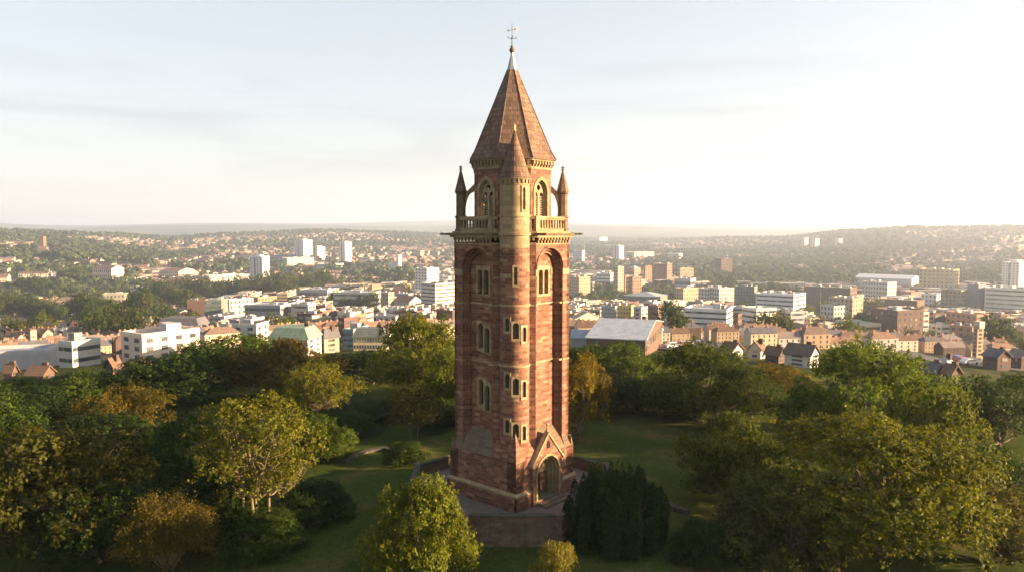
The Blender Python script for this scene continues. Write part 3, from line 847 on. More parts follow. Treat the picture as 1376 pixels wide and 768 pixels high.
def quads_mesh(name, cen, nrm, size, tint, mat, asp=0.62, rng=None):
    """one four-sided leaf per centre"""
    n = len(cen)
    nrm = nrm / (np.linalg.norm(nrm, axis=1, keepdims=True) + 1e-9)
    a = np.cross(nrm, rng.normal(size=(n, 3))); a /= (np.linalg.norm(a, axis=1, keepdims=True) + 1e-9)
    b = np.cross(nrm, a)
    s = size.reshape(-1, 1) if hasattr(size, 'reshape') else size
    fold = nrm * s * 0.22
    v = np.stack([cen - a * s, cen - b * s * asp + fold, cen + a * s, cen + b * s * asp + fold * .6], 1).reshape(-1, 3)
    me = bpy.data.meshes.new(name)
    me.vertices.add(n * 4); me.vertices.foreach_set('co', v.astype(np.float32).reshape(-1))
    me.loops.add(n * 4); me.loops.foreach_set('vertex_index', np.arange(n * 4, dtype=np.int32))
    me.polygons.add(n); me.polygons.foreach_set('loop_start', (np.arange(n) * 4).astype(np.int32))
    me.update(calc_edges=True)
    at = me.color_attributes.new('tint', 'BYTE_COLOR', 'POINT')
    c4 = np.concatenate([np.repeat(tint, 4, 0), np.zeros((n * 4, 1)), np.ones((n * 4, 1))], 1)
    at.data.foreach_set('color', c4.astype(np.float32).reshape(-1))
    me.materials.append(mat)
    return me
def crown_points(rng, nl, ns, nleaf, shape, lobe, drop=0.0, flat=1.0):
    """unit crown: radius 1 in x,y, z from 0 (crown base) to 1 (top). lobes > sprigs > leaves"""
    C = []; tries = 0
    while len(C) < nl and tries < 20000:
        tries += 1
        z = rng.uniform(0.02, 0.97)
        rmax = shape(z)
        a = rng.uniform(0, 2 * PI); r = rmax * math.sqrt(rng.uniform(0.12, 1.0)) * (1 - lobe * .55) * rng.uniform(.85, 1.12)
        c = np.array([r * math.cos(a), r * math.sin(a), z])
        if all(np.linalg.norm((c - q[:3]) * [1, 1, 1.3]) > lobe * 0.72 for q in C): C.append(np.append(c, lobe * rng.uniform(.45, 1.15)))
    C = np.array(C)
    cen = []; nrm = []; tin = []; spr = []
    for c in C:
        k = int(ns * (c[3] / lobe) ** 2)
        d = rng.normal(size=(k, 3)); d /= np.linalg.norm(d, axis=1, keepdims=True)
        d[:, 2] = np.where(d[:, 2] < -0.35, -d[:, 2] * .6, d[:, 2])
        d /= np.linalg.norm(d, axis=1, keepdims=True)
        rad = c[3] * rng.uniform(0.60, 1.20, size=(k, 1)) ** 1.0
        sp = c[:3] + d * rad * [1, 1, .8 * flat]
        gold = np.clip(rng.normal(0.12, 0.25), 0, 1)
        lb = rng.uniform(.25, .7)
        for s_, dd in zip(sp, d):
            m_ = nleaf; sb = rng.normal(0, .22)
            off = rng.normal(size=(m_, 3)) * (c[3] * .085)
            off = off + dd * np.abs(rng.normal(size=(m_, 1))) * c[3] * .10
            p = s_ + off; p[:, 2] -= drop * np.abs(rng.normal(size=m_)) * c[3]
            cen.append(p); nrm.append(dd * 1.0 + rng.normal(size=(m_, 3)) * .75 + [0, 0, .35])
            g = np.clip(gold * .6 + rng.normal(0.0, .22), 0, 1)
            tin.append(np.stack([np.clip(lb + sb + rng.normal(0, .14, m_), 0, 1), np.clip(g + rng.normal(0, .12, m_), 0, 1)], -1))
    return C, np.concatenate(cen), np.concatenate(nrm), np.concatenate(tin)
def limb(mb, pts, r0, r1, n=6):
    """one tapered bent tube through the points"""
    rings = []; P_ = [Vector(p) for p in pts]
    for i, p in enumerate(P_):
        d = (P_[min(i + 1, len(P_) - 1)] - P_[max(i - 1, 0)]); d.normalize()
        a = d.cross(Vector((0.31, 0.9, .2))).normalized(); b = d.cross(a)
        r = r0 + (r1 - r0) * (i / (len(P_) - 1)) ** .8
        rings.append([tuple(p + (a * math.cos(2 * PI * k / n) + b * math.sin(2 * PI * k / n)) * r) for k in range(n)])
    mb.loft(rings)
def bend(rng, p, q, k=5, j=.06, sag=0.0):
    p = np.array(p, float); q = np.array(q, float); L_ = np.linalg.norm(q - p); out = []
    w = rng.normal(size=3) * j * L_
    for i in range(k + 1):
        t = i / k
        out.append(tuple(p + (q - p) * t + w * math.sin(PI * t) + np.array([0, 0, 1]) * L_ * sag * math.sin(PI * t) + (rng.normal(size=3) * .012 * L_ if 0 < i < k else 0)))
    return out
PROTO = {}
def round_shape(z): return math.sqrt(max(0.0, 1 - ((z - .42) / .60) ** 2)) if z > .42 else .62 + .38 * math.sqrt(max(0, 1 - ((.42 - z) / .44) ** 2))
def open_shape(z): return (.45 + .55 * min(1, max(0, (z - .12) / .3))) * math.sqrt(max(0, 1 - max(0, (z - .45) / .58) ** 2))
def tall_shape(z): return (max(0.0, 1 - z) ** .55) * (.55 + .75 * min(1, z * 2.2)) if z < 1 else 0
def dome_shape(z): return math.sqrt(max(0, 1 - z * z)) * .98 + .02
def broad_shape(z): return min(1, .45 + z * 2.0) * math.sqrt(max(0, 1 - max(0, (z - .3) / .7) ** 2))
def make_proto(key, seed, shape, nl, ns, nleaf, lobe, leaf, trunk=0.28, limbs=14, drop=0.0, stems=1, pale=False, twig=0, flat=1.0):
    """a unit tree: total height 1+trunk, crown from z=trunk to 1+trunk (before scaling)"""
    rng = np.random.default_rng(seed)
    C, cen, nrm, tin = crown_points(rng, nl, ns, nleaf, shape, lobe, drop, flat)
    cen[:, 2] += trunk; C[:, 2] += trunk
    me = quads_mesh('crown', cen, nrm, leaf * rng.uniform(.6, 1.35, len(cen)), tin, M['leaf'], rng=rng)
    mb = MB(); top = []
    for s in range(stems):
        ang = 2 * PI * s / max(stems, 1) + .4; sp = .0 if stems == 1 else .13
        b0 = (sp * .5 * math.cos(ang), sp * .5 * math.sin(ang), -.12); t0 = (sp * 1.9 * math.cos(ang), sp * 1.9 * math.sin(ang), trunk + (.32 if trunk < .5 else .55))
        pts = bend(rng, b0, t0, 6, .03); r = .042 if stems == 1 else .022
        limb(mb, pts, r, r * .55, 8); top.append((t0, pts, r))
    order = rng.permutation(len(C))[:limbs]
    for i in order:
        c = C[i]; k = int(np.argmin([np.linalg.norm(np.array(t[0])[:2] - c[:2]) for t in top])); t0, pts, r = top[k]
        f = min(.95, max(.35 if stems == 1 else .6, (c[2] - .25) * .8)); p = pts[int(f * (len(pts) - 1))]
        e = c[:3] * [1, 1, 1]; lp = bend(rng, p, e, 5, .08, -.05); limb(mb, lp, r * .5, .004, 5)
        for q in range(3 + twig):
            s_ = lp[2 + q % 3]; d = rng.normal(size=3); d[2] = abs(d[2]) * .6; d /= np.linalg.norm(d)
            limb(mb, bend(rng, s_, np.array(s_) + d * c[3] * 1.0, 3, .1), r * .2, .003, 4)
    PROTO[key] = (me, mb, pale)
    return PROTO[key]
TRMESH = {}
def tree(name, key, x, y, rad, h, rot, color, label, cat='tree', group=None, zb=None, sy=1.0):
    """x,y ground spot; rad crown radius; h total height"""
    me, mb, pale = PROTO[key]
    z = tz(x, y) if zb is None else zb
    e = empty(name, (x, y, z - .05), rot)
    tag(e, label, cat, group)
    mk = key
    if mk not in TRMESH:
        t_ = mb.build('trunk', M['bark_pale'] if pale else M['bark'], None, uv=False, smooth=True)
        TRMESH[mk] = t_.data; bpy.data.objects.remove(t_)
    tot = max(v.z for v in mb.v) if False else HT[key]
    for nm, dat in (('crown', me), ('trunk', TRMESH[mk])):
        o = bpy.data.objects.new(nm, dat); link(o, e)
        o.scale = (rad, rad * sy, h / tot); o.color = (color[0], color[1], color[2], 1)
    return e
HT = {}
def P_(key, trunk, **k):
    HT[key] = 1 + trunk
    make_proto(key, trunk=trunk, **k)
P_('oak', .22, seed=3, shape=round_shape, nl=42, ns=76, nleaf=11, lobe=.29, leaf=.0205, limbs=26)
P_('oak_b', .20, seed=11, shape=broad_shape, nl=48, ns=72, nleaf=11, lobe=.27, leaf=.020, limbs=26)
P_('big', .16, seed=21, shape=broad_shape, nl=80, ns=74, nleaf=12, lobe=.22, leaf=.0150, limbs=30)
P_('tall', .18, seed=5, shape=tall_shape, nl=52, ns=70, nleaf=12, lobe=.30, leaf=.021, limbs=26)
P_('lacy', .62, seed=8, shape=open_shape, nl=48, ns=62, nleaf=10, lobe=.23, leaf=.0155, limbs=38, stems=4, pale=True, twig=4)
P_('feathery', .30, seed=9, shape=tall_shape, nl=44, ns=46, nleaf=12, lobe=.28, leaf=.018, limbs=40, stems=2, pale=True, twig=3)
P_('bush', .04, seed=14, shape=dome_shape, nl=52, ns=76, nleaf=12, lobe=.24, leaf=.0185, limbs=20, stems=3)
P_('small', .2, seed=17, shape=round_shape, nl=20, ns=30, nleaf=9, lobe=.36, leaf=.045, limbs=6)
P_('small_b', .2, seed=18, shape=broad_shape, nl=18, ns=30, nleaf=9, lobe=.38, leaf=.045, limbs=6)
P_('small_c', .2, seed=19, shape=tall_shape, nl=18, ns=26, nleaf=9, lobe=.38, leaf=.045, limbs=6)

# ---- a yew of many upright plumes
def yew(x, y, label):
    rng = np.random.default_rng(41); z = tz(x, y)
    e = empty('yew_tree', (x, y, z)); tag(e, label, 'tree')
    cen = []; nrm = []; tin = []
    plumes = []
    for i in range(88):
        a = rng.uniform(0, 2 * PI); r = 2.95 * math.sqrt(rng.uniform(0, 1)); px_, py_ = r * math.cos(a), r * math.sin(a) * .9
        hh = (5.3 - .12 * r ** 2.4) * rng.uniform(.80, 1.06)
        if r > 2.6: hh *= rng.uniform(.6, 1)
        w = rng.uniform(.26, .44); plumes.append((px_, py_, hh))
        n = 1150
        t_ = rng.uniform(0.0, 1, n) ** .8; zz_ = hh * (1 - t_ * .93)
        rw = w * np.minimum(1, (t_ * 3.8) ** .62) * rng.uniform(.75, 1.1, n)
        an = rng.uniform(0, 2 * PI, n)
        cen.append(np.stack([px_ * (1.0 + .12 * zz_ / hh) + rw * np.cos(an), py_ + rw * np.sin(an), zz_], -1))
        nrm.append(np.stack([np.cos(an), np.sin(an), np.full(n, .5)], -1) + rng.normal(size=(n, 3)) * .5)
        tin.append(np.stack([np.clip(rng.normal(.45, .2, n), 0, 1), np.clip(rng.normal(0, .06, n), 0, 1)], -1))
    me = quads_mesh('crown', np.concatenate(cen), np.concatenate(nrm), rng.uniform(.06, .11, 88 * 1150), np.concatenate(tin), M['leaf'], asp=.45, rng=rng)
    o = link(bpy.data.objects.new('crown', me), e); o.color = (.015, .031, .007, 1)
    b = MB()
    for px_, py_, hh in plumes[:26]: limb(b, bend(rng, (px_ * .2, py_ * .2, -.3), (px_, py_, hh * .7), 4, .04), .14, .03, 5)
    b.build('trunk', M['bark'], e, uv=False, smooth=True)
# ---- arching bare-twigged shrub
def willow(x, y, rad, h, label, color):
    rng = np.random.default_rng(52); z = tz(x, y); e = empty('arching_tree', (x, y, z)); tag(e, label, 'tree')
    b = MB(); cen = []; nrm = []; tin = []
    for i in range(150):
        a = rng.uniform(0, 2 * PI); rr_ = rad * math.sqrt(rng.uniform(.02, 1)); top = h * (1 - .45 * (rr_ / rad) ** 2) * rng.uniform(.8, 1.05)
        p0 = np.array([.2 * math.cos(a), .2 * math.sin(a), 0]); p1 = np.array([rr_ * .45 * math.cos(a), rr_ * .45 * math.sin(a), top * .62]); p2 = np.array([rr_ * .8 * math.cos(a), rr_ * .8 * math.sin(a), top]); p3 = np.array([rr_ * 1.12 * math.cos(a), rr_ * 1.12 * math.sin(a), top - rng.uniform(.4, 1.6)])
        pts = []
        for t in np.linspace(0, 1, 10):
            q = (1 - t) ** 3 * p0 + 3 * t * (1 - t) ** 2 * p1 + 3 * t * t * (1 - t) * p2 + t ** 3 * p3; pts.append(q + rng.normal(size=3) * .05)
        if i < 90: limb(b, [tuple(p) for p in pts], .05 if i % 6 == 0 else .028, .008, 4)
        for q in pts[4:]:
            n = 26; cen.append(q + rng.normal(size=(n, 3)) * [.24, .24, .22]); nrm.append(rng.normal(size=(n, 3)) + [0, 0, .6])
            tin.append(np.stack([np.clip(rng.normal(.5, .2, n), 0, 1), np.clip(rng.normal(.3, .25, n), 0, 1)], -1))
    cen = np.concatenate(cen)
    me = quads_mesh('crown', cen, np.concatenate(nrm), rng.uniform(.05, .10, len(cen)), np.concatenate(tin), M['leaf'], asp=.4, rng=rng)
    o = link(bpy.data.objects.new('crown', me), e); o.color = (*color, 1)
    b.build('trunk', M['bark_pale'], e, uv=False, smooth=True)

# colours (base colours, before light)
G1 = (.048, .080, .011); G2 = (.029, .053, .010); G3 = (.074, .098, .012); GO = (.078, .068, .010); RU = (.042, .047, .009); DK = (.019, .036, .008); YG = (.095, .105, .012); OL = (.038, .057, .009)
# traced from the photograph: name key, centre px, top px, width px, distance, colour, label, stretch below
TREES = [
 ('broadleaf_tree', 'oak_b', 55, 578, 270, 49, RU, 'broad rust brown and olive tree filling the lower left corner'),
 ('broadleaf_tree', 'oak', -60, 520, 200, 66, G2, 'dark green tree cut by the left edge, above the rust brown one'),
 ('broadleaf_tree', 'oak', 128, 560, 190, 64, DK, 'very dark green tree between the rust brown one and the golden one'),
 ('broadleaf_tree', 'oak_b', 36, 522, 150, 84, DK, 'dark green tree below the brown gabled roofs at far left'),
 ('broadleaf_tree', 'oak', 18, 508, 84, 112, G1, 'mid green tree covering the foot of the small brown roofed house'),
 ('broadleaf_tree', 'oak_b', 84, 504, 90, 118, G2, 'dark green tree just below the large brown roofed house'),
 ('autumn_tree', 'oak', 168, 518, 120, 74, GO, 'golden orange autumn tree standing among dark green ones on the left'),
 ('broadleaf_tree', 'tall', 122, 500, 110, 92, G1, 'mid green tree just above the golden orange autumn tree'),
 ('broadleaf_tree', 'oak_b', 250, 468, 170, 97, G2, 'tall dark green tree with yellow lit tips beside the long pink building'),
 ('broadleaf_tree', 'oak', 318, 448, 120, 112, G1, 'green tree rising highest behind the lacy pale stemmed group'),
 ('autumn_tree', 'oak_b', 372, 458, 150, 100, (.070, .058, .011), 'orange tinged olive tree in front of the green roofed office'),
 ('broadleaf_tree', 'feathery', 432, 486, 100, 82, YG, 'yellow green feathery tree with two pale stems left of the dark trees'),
 ('broadleaf_tree', 'lacy', 338, 528, 225, 49, (.085, .095, .012), 'open lacy yellow green tree showing several pale bare stems'),
 ('broadleaf_tree', 'oak', 262, 560, 150, 58, G2, 'dark green rounded tree behind the left side of the lacy tree'),
 ('broadleaf_tree', 'tall', 430, 560, 90, 66, G1, 'narrow green tree at the edge of the left grass slope'),
 ('broadleaf_tree', 'oak', 500, 470, 120, 108, DK, 'blackish green tree below the cream office with dark mansard'),
 ('broadleaf_tree', 'big', 566, 426, 150, 94, (.080, .098, .010), 'tall bright yellow green tree close to the left side of the tower'),
 ('broadleaf_tree', 'tall', 600, 470, 60, 86, G3, 'green tree half hidden behind the left edge of the tower'),
 ('broadleaf_tree', 'oak', 470, 540, 90, 90, DK, 'low dark tree behind the curved stone kerb on the left slope'),
 ('autumn_tree', 'feathery', 556, 516, 90, 73, RU, 'small rusty brown tree with visible trunk left of the tower'),
 ('broadleaf_tree', 'bush', 612, 548, 60, 80, DK, 'dark shrubby tree directly behind the tower base on the left'),
 ('broadleaf_tree', 'bush', 562, 648, 160, 43, (.082, .104, .012), 'rounded bright green tree in front of the left parapet'),
 ('autumn_tree', 'oak', 780, 476, 92, 72, (.105, .085, .010), 'golden green tree touching the right side of the tower'),
 ('broadleaf_tree', 'tall', 762, 470, 70, 96, G1, 'olive green tree behind the golden one right of the tower'),
 ('broadleaf_tree', 'oak', 826, 458, 110, 96, G1, 'green tree in front of the red brick market hall'),
 ('broadleaf_tree', 'feathery', 878, 478, 80, 100, G3, 'loose light green tree between the market hall and the big round oak'),
 ('broadleaf_tree', 'bush', 822, 545, 90, 92, DK, 'dark low tree at the back edge of the sunlit lawn'),
 ('broadleaf_tree', 'big', 944, 462, 172, 80, OL, 'big round olive brown oak behind the sunlit lawn'),
 ('autumn_tree', 'oak_b', 1042, 490, 110, 92, (.085, .070, .010), 'golden olive tree below the white terrace with dark roof'),
 ('broadleaf_tree', 'oak', 1010, 505, 90, 84, G2, 'dark green tree between the round oak and the golden olive tree'),
 ('broadleaf_tree', 'oak_b', 984, 560, 150, 55, (.046, .064, .010), 'dark tree with yellow lit top in front of the lawn'),
 ('broadleaf_tree', 'big', 1172, 463, 215, 70, (.068, .105, .010), 'huge bright green tree topping the right hand group'),
 ('broadleaf_tree', 'oak', 1092, 520, 110, 70, G1, 'green tree tucked left of the huge bright green one'),
 ('broadleaf_tree', 'big', 1190, 566, 340, 47, (.070, .084, .010), 'enormous yellow green tree filling the lower right'),
 ('broadleaf_tree', 'oak_b', 1262, 520, 130, 60, G3, 'yellow green tree leaning right above the enormous one'),
 ('broadleaf_tree', 'oak', 1348, 503, 150, 74, (.030, .055, .016), 'dark green round tree cut by the right edge'),
 ('broadleaf_tree', 'oak_b', 1332, 600, 110, 56, G2, 'deep green shadowed tree low under the one cut by the right edge'),
 ('broadleaf_tree', 'oak', 1362, 660, 150, 46, (.075, .075, .020), 'olive tree filling the bottom right corner'),
 ('broadleaf_tree', 'bush', 1050, 640, 190, 46, (.050, .064, .018), 'dark green tree at the bottom, left of the enormous one'),
 ('shrub', 'bush', 748, 730, 76, 40.5, (.125, .125, .026), 'small yellow green shrub at the bottom in front of the parapet'),
 ('shrub', 'bush', 945, 700, 90, 45, DK, 'dark shrub right of the yew at the bottom'),
 ('shrub', 'bush', 420, 650, 110, 52, DK, 'dark shrub under the lacy tree beside the grass'),
 ('shrub', 'bush', 350, 690, 120, 47, G2, 'deep green shrub round the feet of the pale stems'),
 ('shrub', 'bush', 300, 640, 130, 50, DK, 'blackish shrub between the lacy tree and the arching twiggy one'),
 ('broadleaf_tree', 'oak', 130, 650, 150, 47, DK, 'very dark tree low on the left behind the arching twiggy one'),
 ('shrub', 'bush', 505, 577, 60, 76, DK, 'dark shrub behind the curved kerb left of the tower'),
 ('shrub', 'bush', 868, 560, 70, 88, G2, 'low green shrub at the far end of the lawn'),
 ('broadleaf_tree', 'oak_b', 1000, 630, 130, 58, DK, 'dark tree on the right edge of the lawn below the round oak'),
 ('broadleaf_tree', 'oak', 205, 560, 110, 80, DK, 'dark green tree right behind the golden orange autumn tree'),
 ('broadleaf_tree', 'oak_b', 395, 520, 100, 92, G1, 'green tree hidden between the orange tinged tree and the lacy one'),
 ('broadleaf_tree', 'oak', 690, 500, 120, 84, DK, 'dark tree standing directly behind the tower'),
 ('broadleaf_tree', 'oak_b', 508, 540, 96, 82, DK, 'dark tree between the curved kerb and the tall yellow green tree'),
 ('broadleaf_tree', 'tall', 596, 535, 60, 78, G2, 'slim dark green tree against the lower left side of the tower'),
 ('broadleaf_tree', 'oak', 458, 552, 84, 74, G2, 'rounded dark green tree at the upper edge of the left grass slope'),
 ('broadleaf_tree', 'oak', 800, 500, 84, 84, DK, 'shadowed tree behind the lawn between tower and round oak'),
 ('broadleaf_tree', 'oak_b', 856, 508, 100, 86, DK, 'dark spreading tree at the far lawn edge left of the round oak'),
 ('broadleaf_tree', 'oak', 905, 520, 80, 84, G2, 'dark green tree touching the left flank of the round oak'),
 ('shrub', 'bush', 546, 594, 66, 65, G2, 'green shrub at the right end of the curved kerb'),
 ('shrub', 'bush', 520, 566, 90, 84, DK, 'wide dark shrub on the slope above the curved kerb'),
 ('shrub', 'bush', 588, 574, 66, 76, DK, 'dark shrub between rusty brown tree and tower base'),
 ('shrub', 'bush', 786, 556, 70, 85, G2, 'green shrub at the back of the lawn nearest the tower'),
 ('shrub', 'bush', 842, 566, 86, 84, DK, 'broad dark shrub at the back of the lawn, mid way along'),
 ('shrub', 'bush', 892, 570, 70, 80, G2, 'green shrub at the foot of the big round oak'),
 ('shrub', 'bush', 545, 560, 60, 85, G2, 'deep green shrub behind the small rusty brown tree'),
]
rs = random.Random(5)
NEAR_TREES = []
for (nm, key, px, ty, wpx, D, colr, lab) in TREES:
    top = AT(px, ty, D); gx_, gy_ = top.x, top.y
    dep = PROJ(top)[2]; rad = wpx / FPX * dep / 2
    gz_ = tz(gx_, gy_); h = top.z - gz_
    f_ = {'oak': 1.10, 'oak_b': 1.06, 'big': 1.03, 'tall': 1.1, 'lacy': 1.05, 'feathery': 1.1, 'bush': 1.05}[key]
    hh_ = h / 1.06
    tree(nm, key, gx_, gy_, rad * f_, hh_, rs.uniform(0, 6.28), colr, lab, 'shrub' if nm == 'shrub' else 'tree')
    NEAR_TREES.append((px, ty, wpx, D))
yp = AT(828, 640, 47); yew(yp.x, yp.y, 'dark blackish green yew of upright plumes right of the parapet')
wp = AT(222, 655, 45.5); willow(wp.x, wp.y, 2.9, wp.z - tz(wp.x, wp.y), 'small tree of arching half bare twigs at the bottom left', (.070, .062, .012))
# kerbs by the paths
def kerb_wall(name, pts, h, w, label, mat):
    e_ = MB(); q = [Vector((p.x, p.y, 0)) for p in pts]; L_ = []; R_ = []
    for i, p in enumerate(q):
        d = (q[min(i + 1, len(q) - 1)] - q[max(i - 1, 0)]).normalized(); n_ = Vector((-d.y, d.x, 0)) * w / 2
        z = tz(p.x, p.y)
        L_.append([tuple(p + n_ + Vector((0, 0, z - .5))), tuple(p - n_ + Vector((0, 0, z - .5))), tuple(p - n_ * .85 + Vector((0, 0, z + h))), tuple(p + n_ * .85 + Vector((0, 0, z + h)))])
    e_.loft(L_); o = e_.build(name, mat); tag(o, label, 'wall'); return o
kerb_wall('stone_kerb', [G(462, 622), G(480, 612), G(500, 605), G(517, 603), G(530, 606)], .2, .7, 'curved grey stone kerb wall on the left grass slope', M['mossy'])
kerb_wall('stone_kerb', [G(882, 672), G(895, 680), G(908, 686), G(925, 692)], .35, .6, 'pale stone kerb right of the yew at the foot of the lawn', M['mossy'])
# ------------------------------------------------------------ city materials
def objcol(name, rough=0.9, var=0.14, sc=0.25, pattern=False, spec=0.2, course=False, attr=False):
    m, t, b, out = newmat(name)
    if attr: base = N(t, 'ShaderNodeAttribute', attribute_name='paint').outputs['Color']
    else: base = N(t, 'ShaderNodeObjectInfo').outputs['Color']
    geo = N(t, 'ShaderNodeNewGeometry').outputs['Position']
    f = noise(t, geo, sc, 5, 0.7); f2 = noise(t, mapping(t, geo, (1, 1, .25)), 1.4, 3, 0.6)
    c = MIX(t, 1.0, base, RAMP(t, f, [(0.25, 1 - var), (0.75, 1 + var)]), 'MULTIPLY')
    c = MIX(t, 1.0, c, RAMP(t, f2, [(0.25, 1 - var * .8), (0.75, 1 + var * .6)]), 'MULTIPLY')
    uv = N(t, 'ShaderNodeUVMap').outputs[0]; su = N(t, 'ShaderNodeSeparateXYZ'); LK(t, uv, su.inputs[0])
    if pattern:
        # small window openings of far walls; walls only
        fu = MATH(t, 'FRACT', MATH(t, 'DIVIDE', su.outputs[0], 2.9)); fv = MATH(t, 'FRACT', MATH(t, 'DIVIDE', su.outputs[1], 3.0))
        a = MATH(t, 'MULTIPLY', MATH(t, 'GREATER_THAN', fu, .30), MATH(t, 'LESS_THAN', fu, .68))
        a2 = MATH(t, 'MULTIPLY', MATH(t, 'GREATER_THAN', fv, .28), MATH(t, 'LESS_THAN', fv, .78))
        nz = N(t, 'ShaderNodeSeparateXYZ'); LK(t, N(t, 'ShaderNodeNewGeometry').outputs['Normal'], nz.inputs[0])
        wl = MATH(t, 'LESS_THAN', MATH(t, 'ABSOLUTE', nz.outputs[2]), .2)
        c = MIX(t, MATH(t, 'MULTIPLY', MATH(t, 'MULTIPLY', a, a2), MATH(t, 'MULTIPLY', wl, .85)), c, (.05, .055, .06))
    if course:
        fr = MATH(t, 'FRACT', MATH(t, 'MULTIPLY', su.outputs[1], 1.6))
        c = MIX(t, MATH(t, 'MULTIPLY', MATH(t, 'LESS_THAN', fr, .18), .35), c, (.03, .03, .03))
    LK(t, c, b.inputs['Base Color']); b.inputs['Roughness'].default_value = rough; b.inputs['Specular IOR Level'].default_value = spec
    return m
M['wall'] = objcol('rendered_wall'); M['wall_far'] = objcol('far_wall', pattern=True)
M['roof'] = objcol('city_roof', .85, .25, .5, course=True); M['flat'] = objcol('flat_roof', .9, .3, .12)
M['stuff'] = objcol('far_houses', pattern=True, attr=True)
def glassmat(name, c):
    m, t, b, out = newmat(name)
    geo = N(t, 'ShaderNodeNewGeometry').outputs['Position']
    v = N(t, 'ShaderNodeTexVoronoi'); v.inputs['Scale'].default_value = .42; LK(t, mapping(t, geo, (1, 1, .8)), v.inputs['Vector'])
    s = N(t, 'ShaderNodeSeparateColor'); LK(t, v.outputs['Color'], s.inputs[0])
    LK(t, RAMP(t, s.outputs[0], [(0, tuple(q * 1.3 for q in c)), (.55, tuple(q * 2.4 for q in c)), (.8, (.10, .105, .11)), (1, (.26, .25, .22))]), b.inputs['Base Color'])  # paler cells paint blinds and reflections into the pane colour
    b.inputs['Roughness'].default_value = .15; b.inputs['Specular IOR Level'].default_value = .8
    return m
M['glass'] = glassmat('window_glass', (.030, .036, .044)); M['glass_g'] = glassmat('green_glass', (.030, .055, .050))
M['asphalt'] = plain('asphalt', (.065, .064, .066), .9, .2, .3)
M['paint'] = objcol('car_paint', .35, .02, .2, spec=.6)
M['tyre'] = plain('tyre', (.02, .02, .02), .9)

CR = (.50, .42, .29); WH = (.43, .415, .375); GY = (.34, .34, .345); BR = (.105, .068, .054); TN = (.36, .275, .18); OR = (.36, .21, .13); PK = (.56, .45, .37); OC = (.45, .34, .14); DB = (.16, .10, .075); OV = (.26, .25, .19); TL = (.20, .25, .26)
SL = (.10, .10, .115); TC = (.125, .080, .060); LG = (.33, .335, .34); BG = (.27, .31, .37); GN = (.17, .24, .18); BN = (.15, .11, .09)
UNIT = {}
def unit(nm, mat):
    if nm not in UNIT:
        b = MB(); b.box(-.5, .5, -.5, .5, -.5, .5); o = b.build(nm, mat); UNIT[nm] = o.data; bpy.data.objects.remove(o)
    return UNIT[nm]
def ubox(name, mat_key, parent, c, s, color=None):
    o = bpy.data.objects.new(name, unit('block_' + mat_key, M[mat_key])); link(o, parent)
    o.location = c; o.scale = s
    if color: o.color = (*color, 1)
    return o
def mesh_part(mb, name, mk, parent, color):
    o = mb.build(name, M[mk], parent); o.color = (*color, 1); return o
LANDMARKS = []; OCC = []
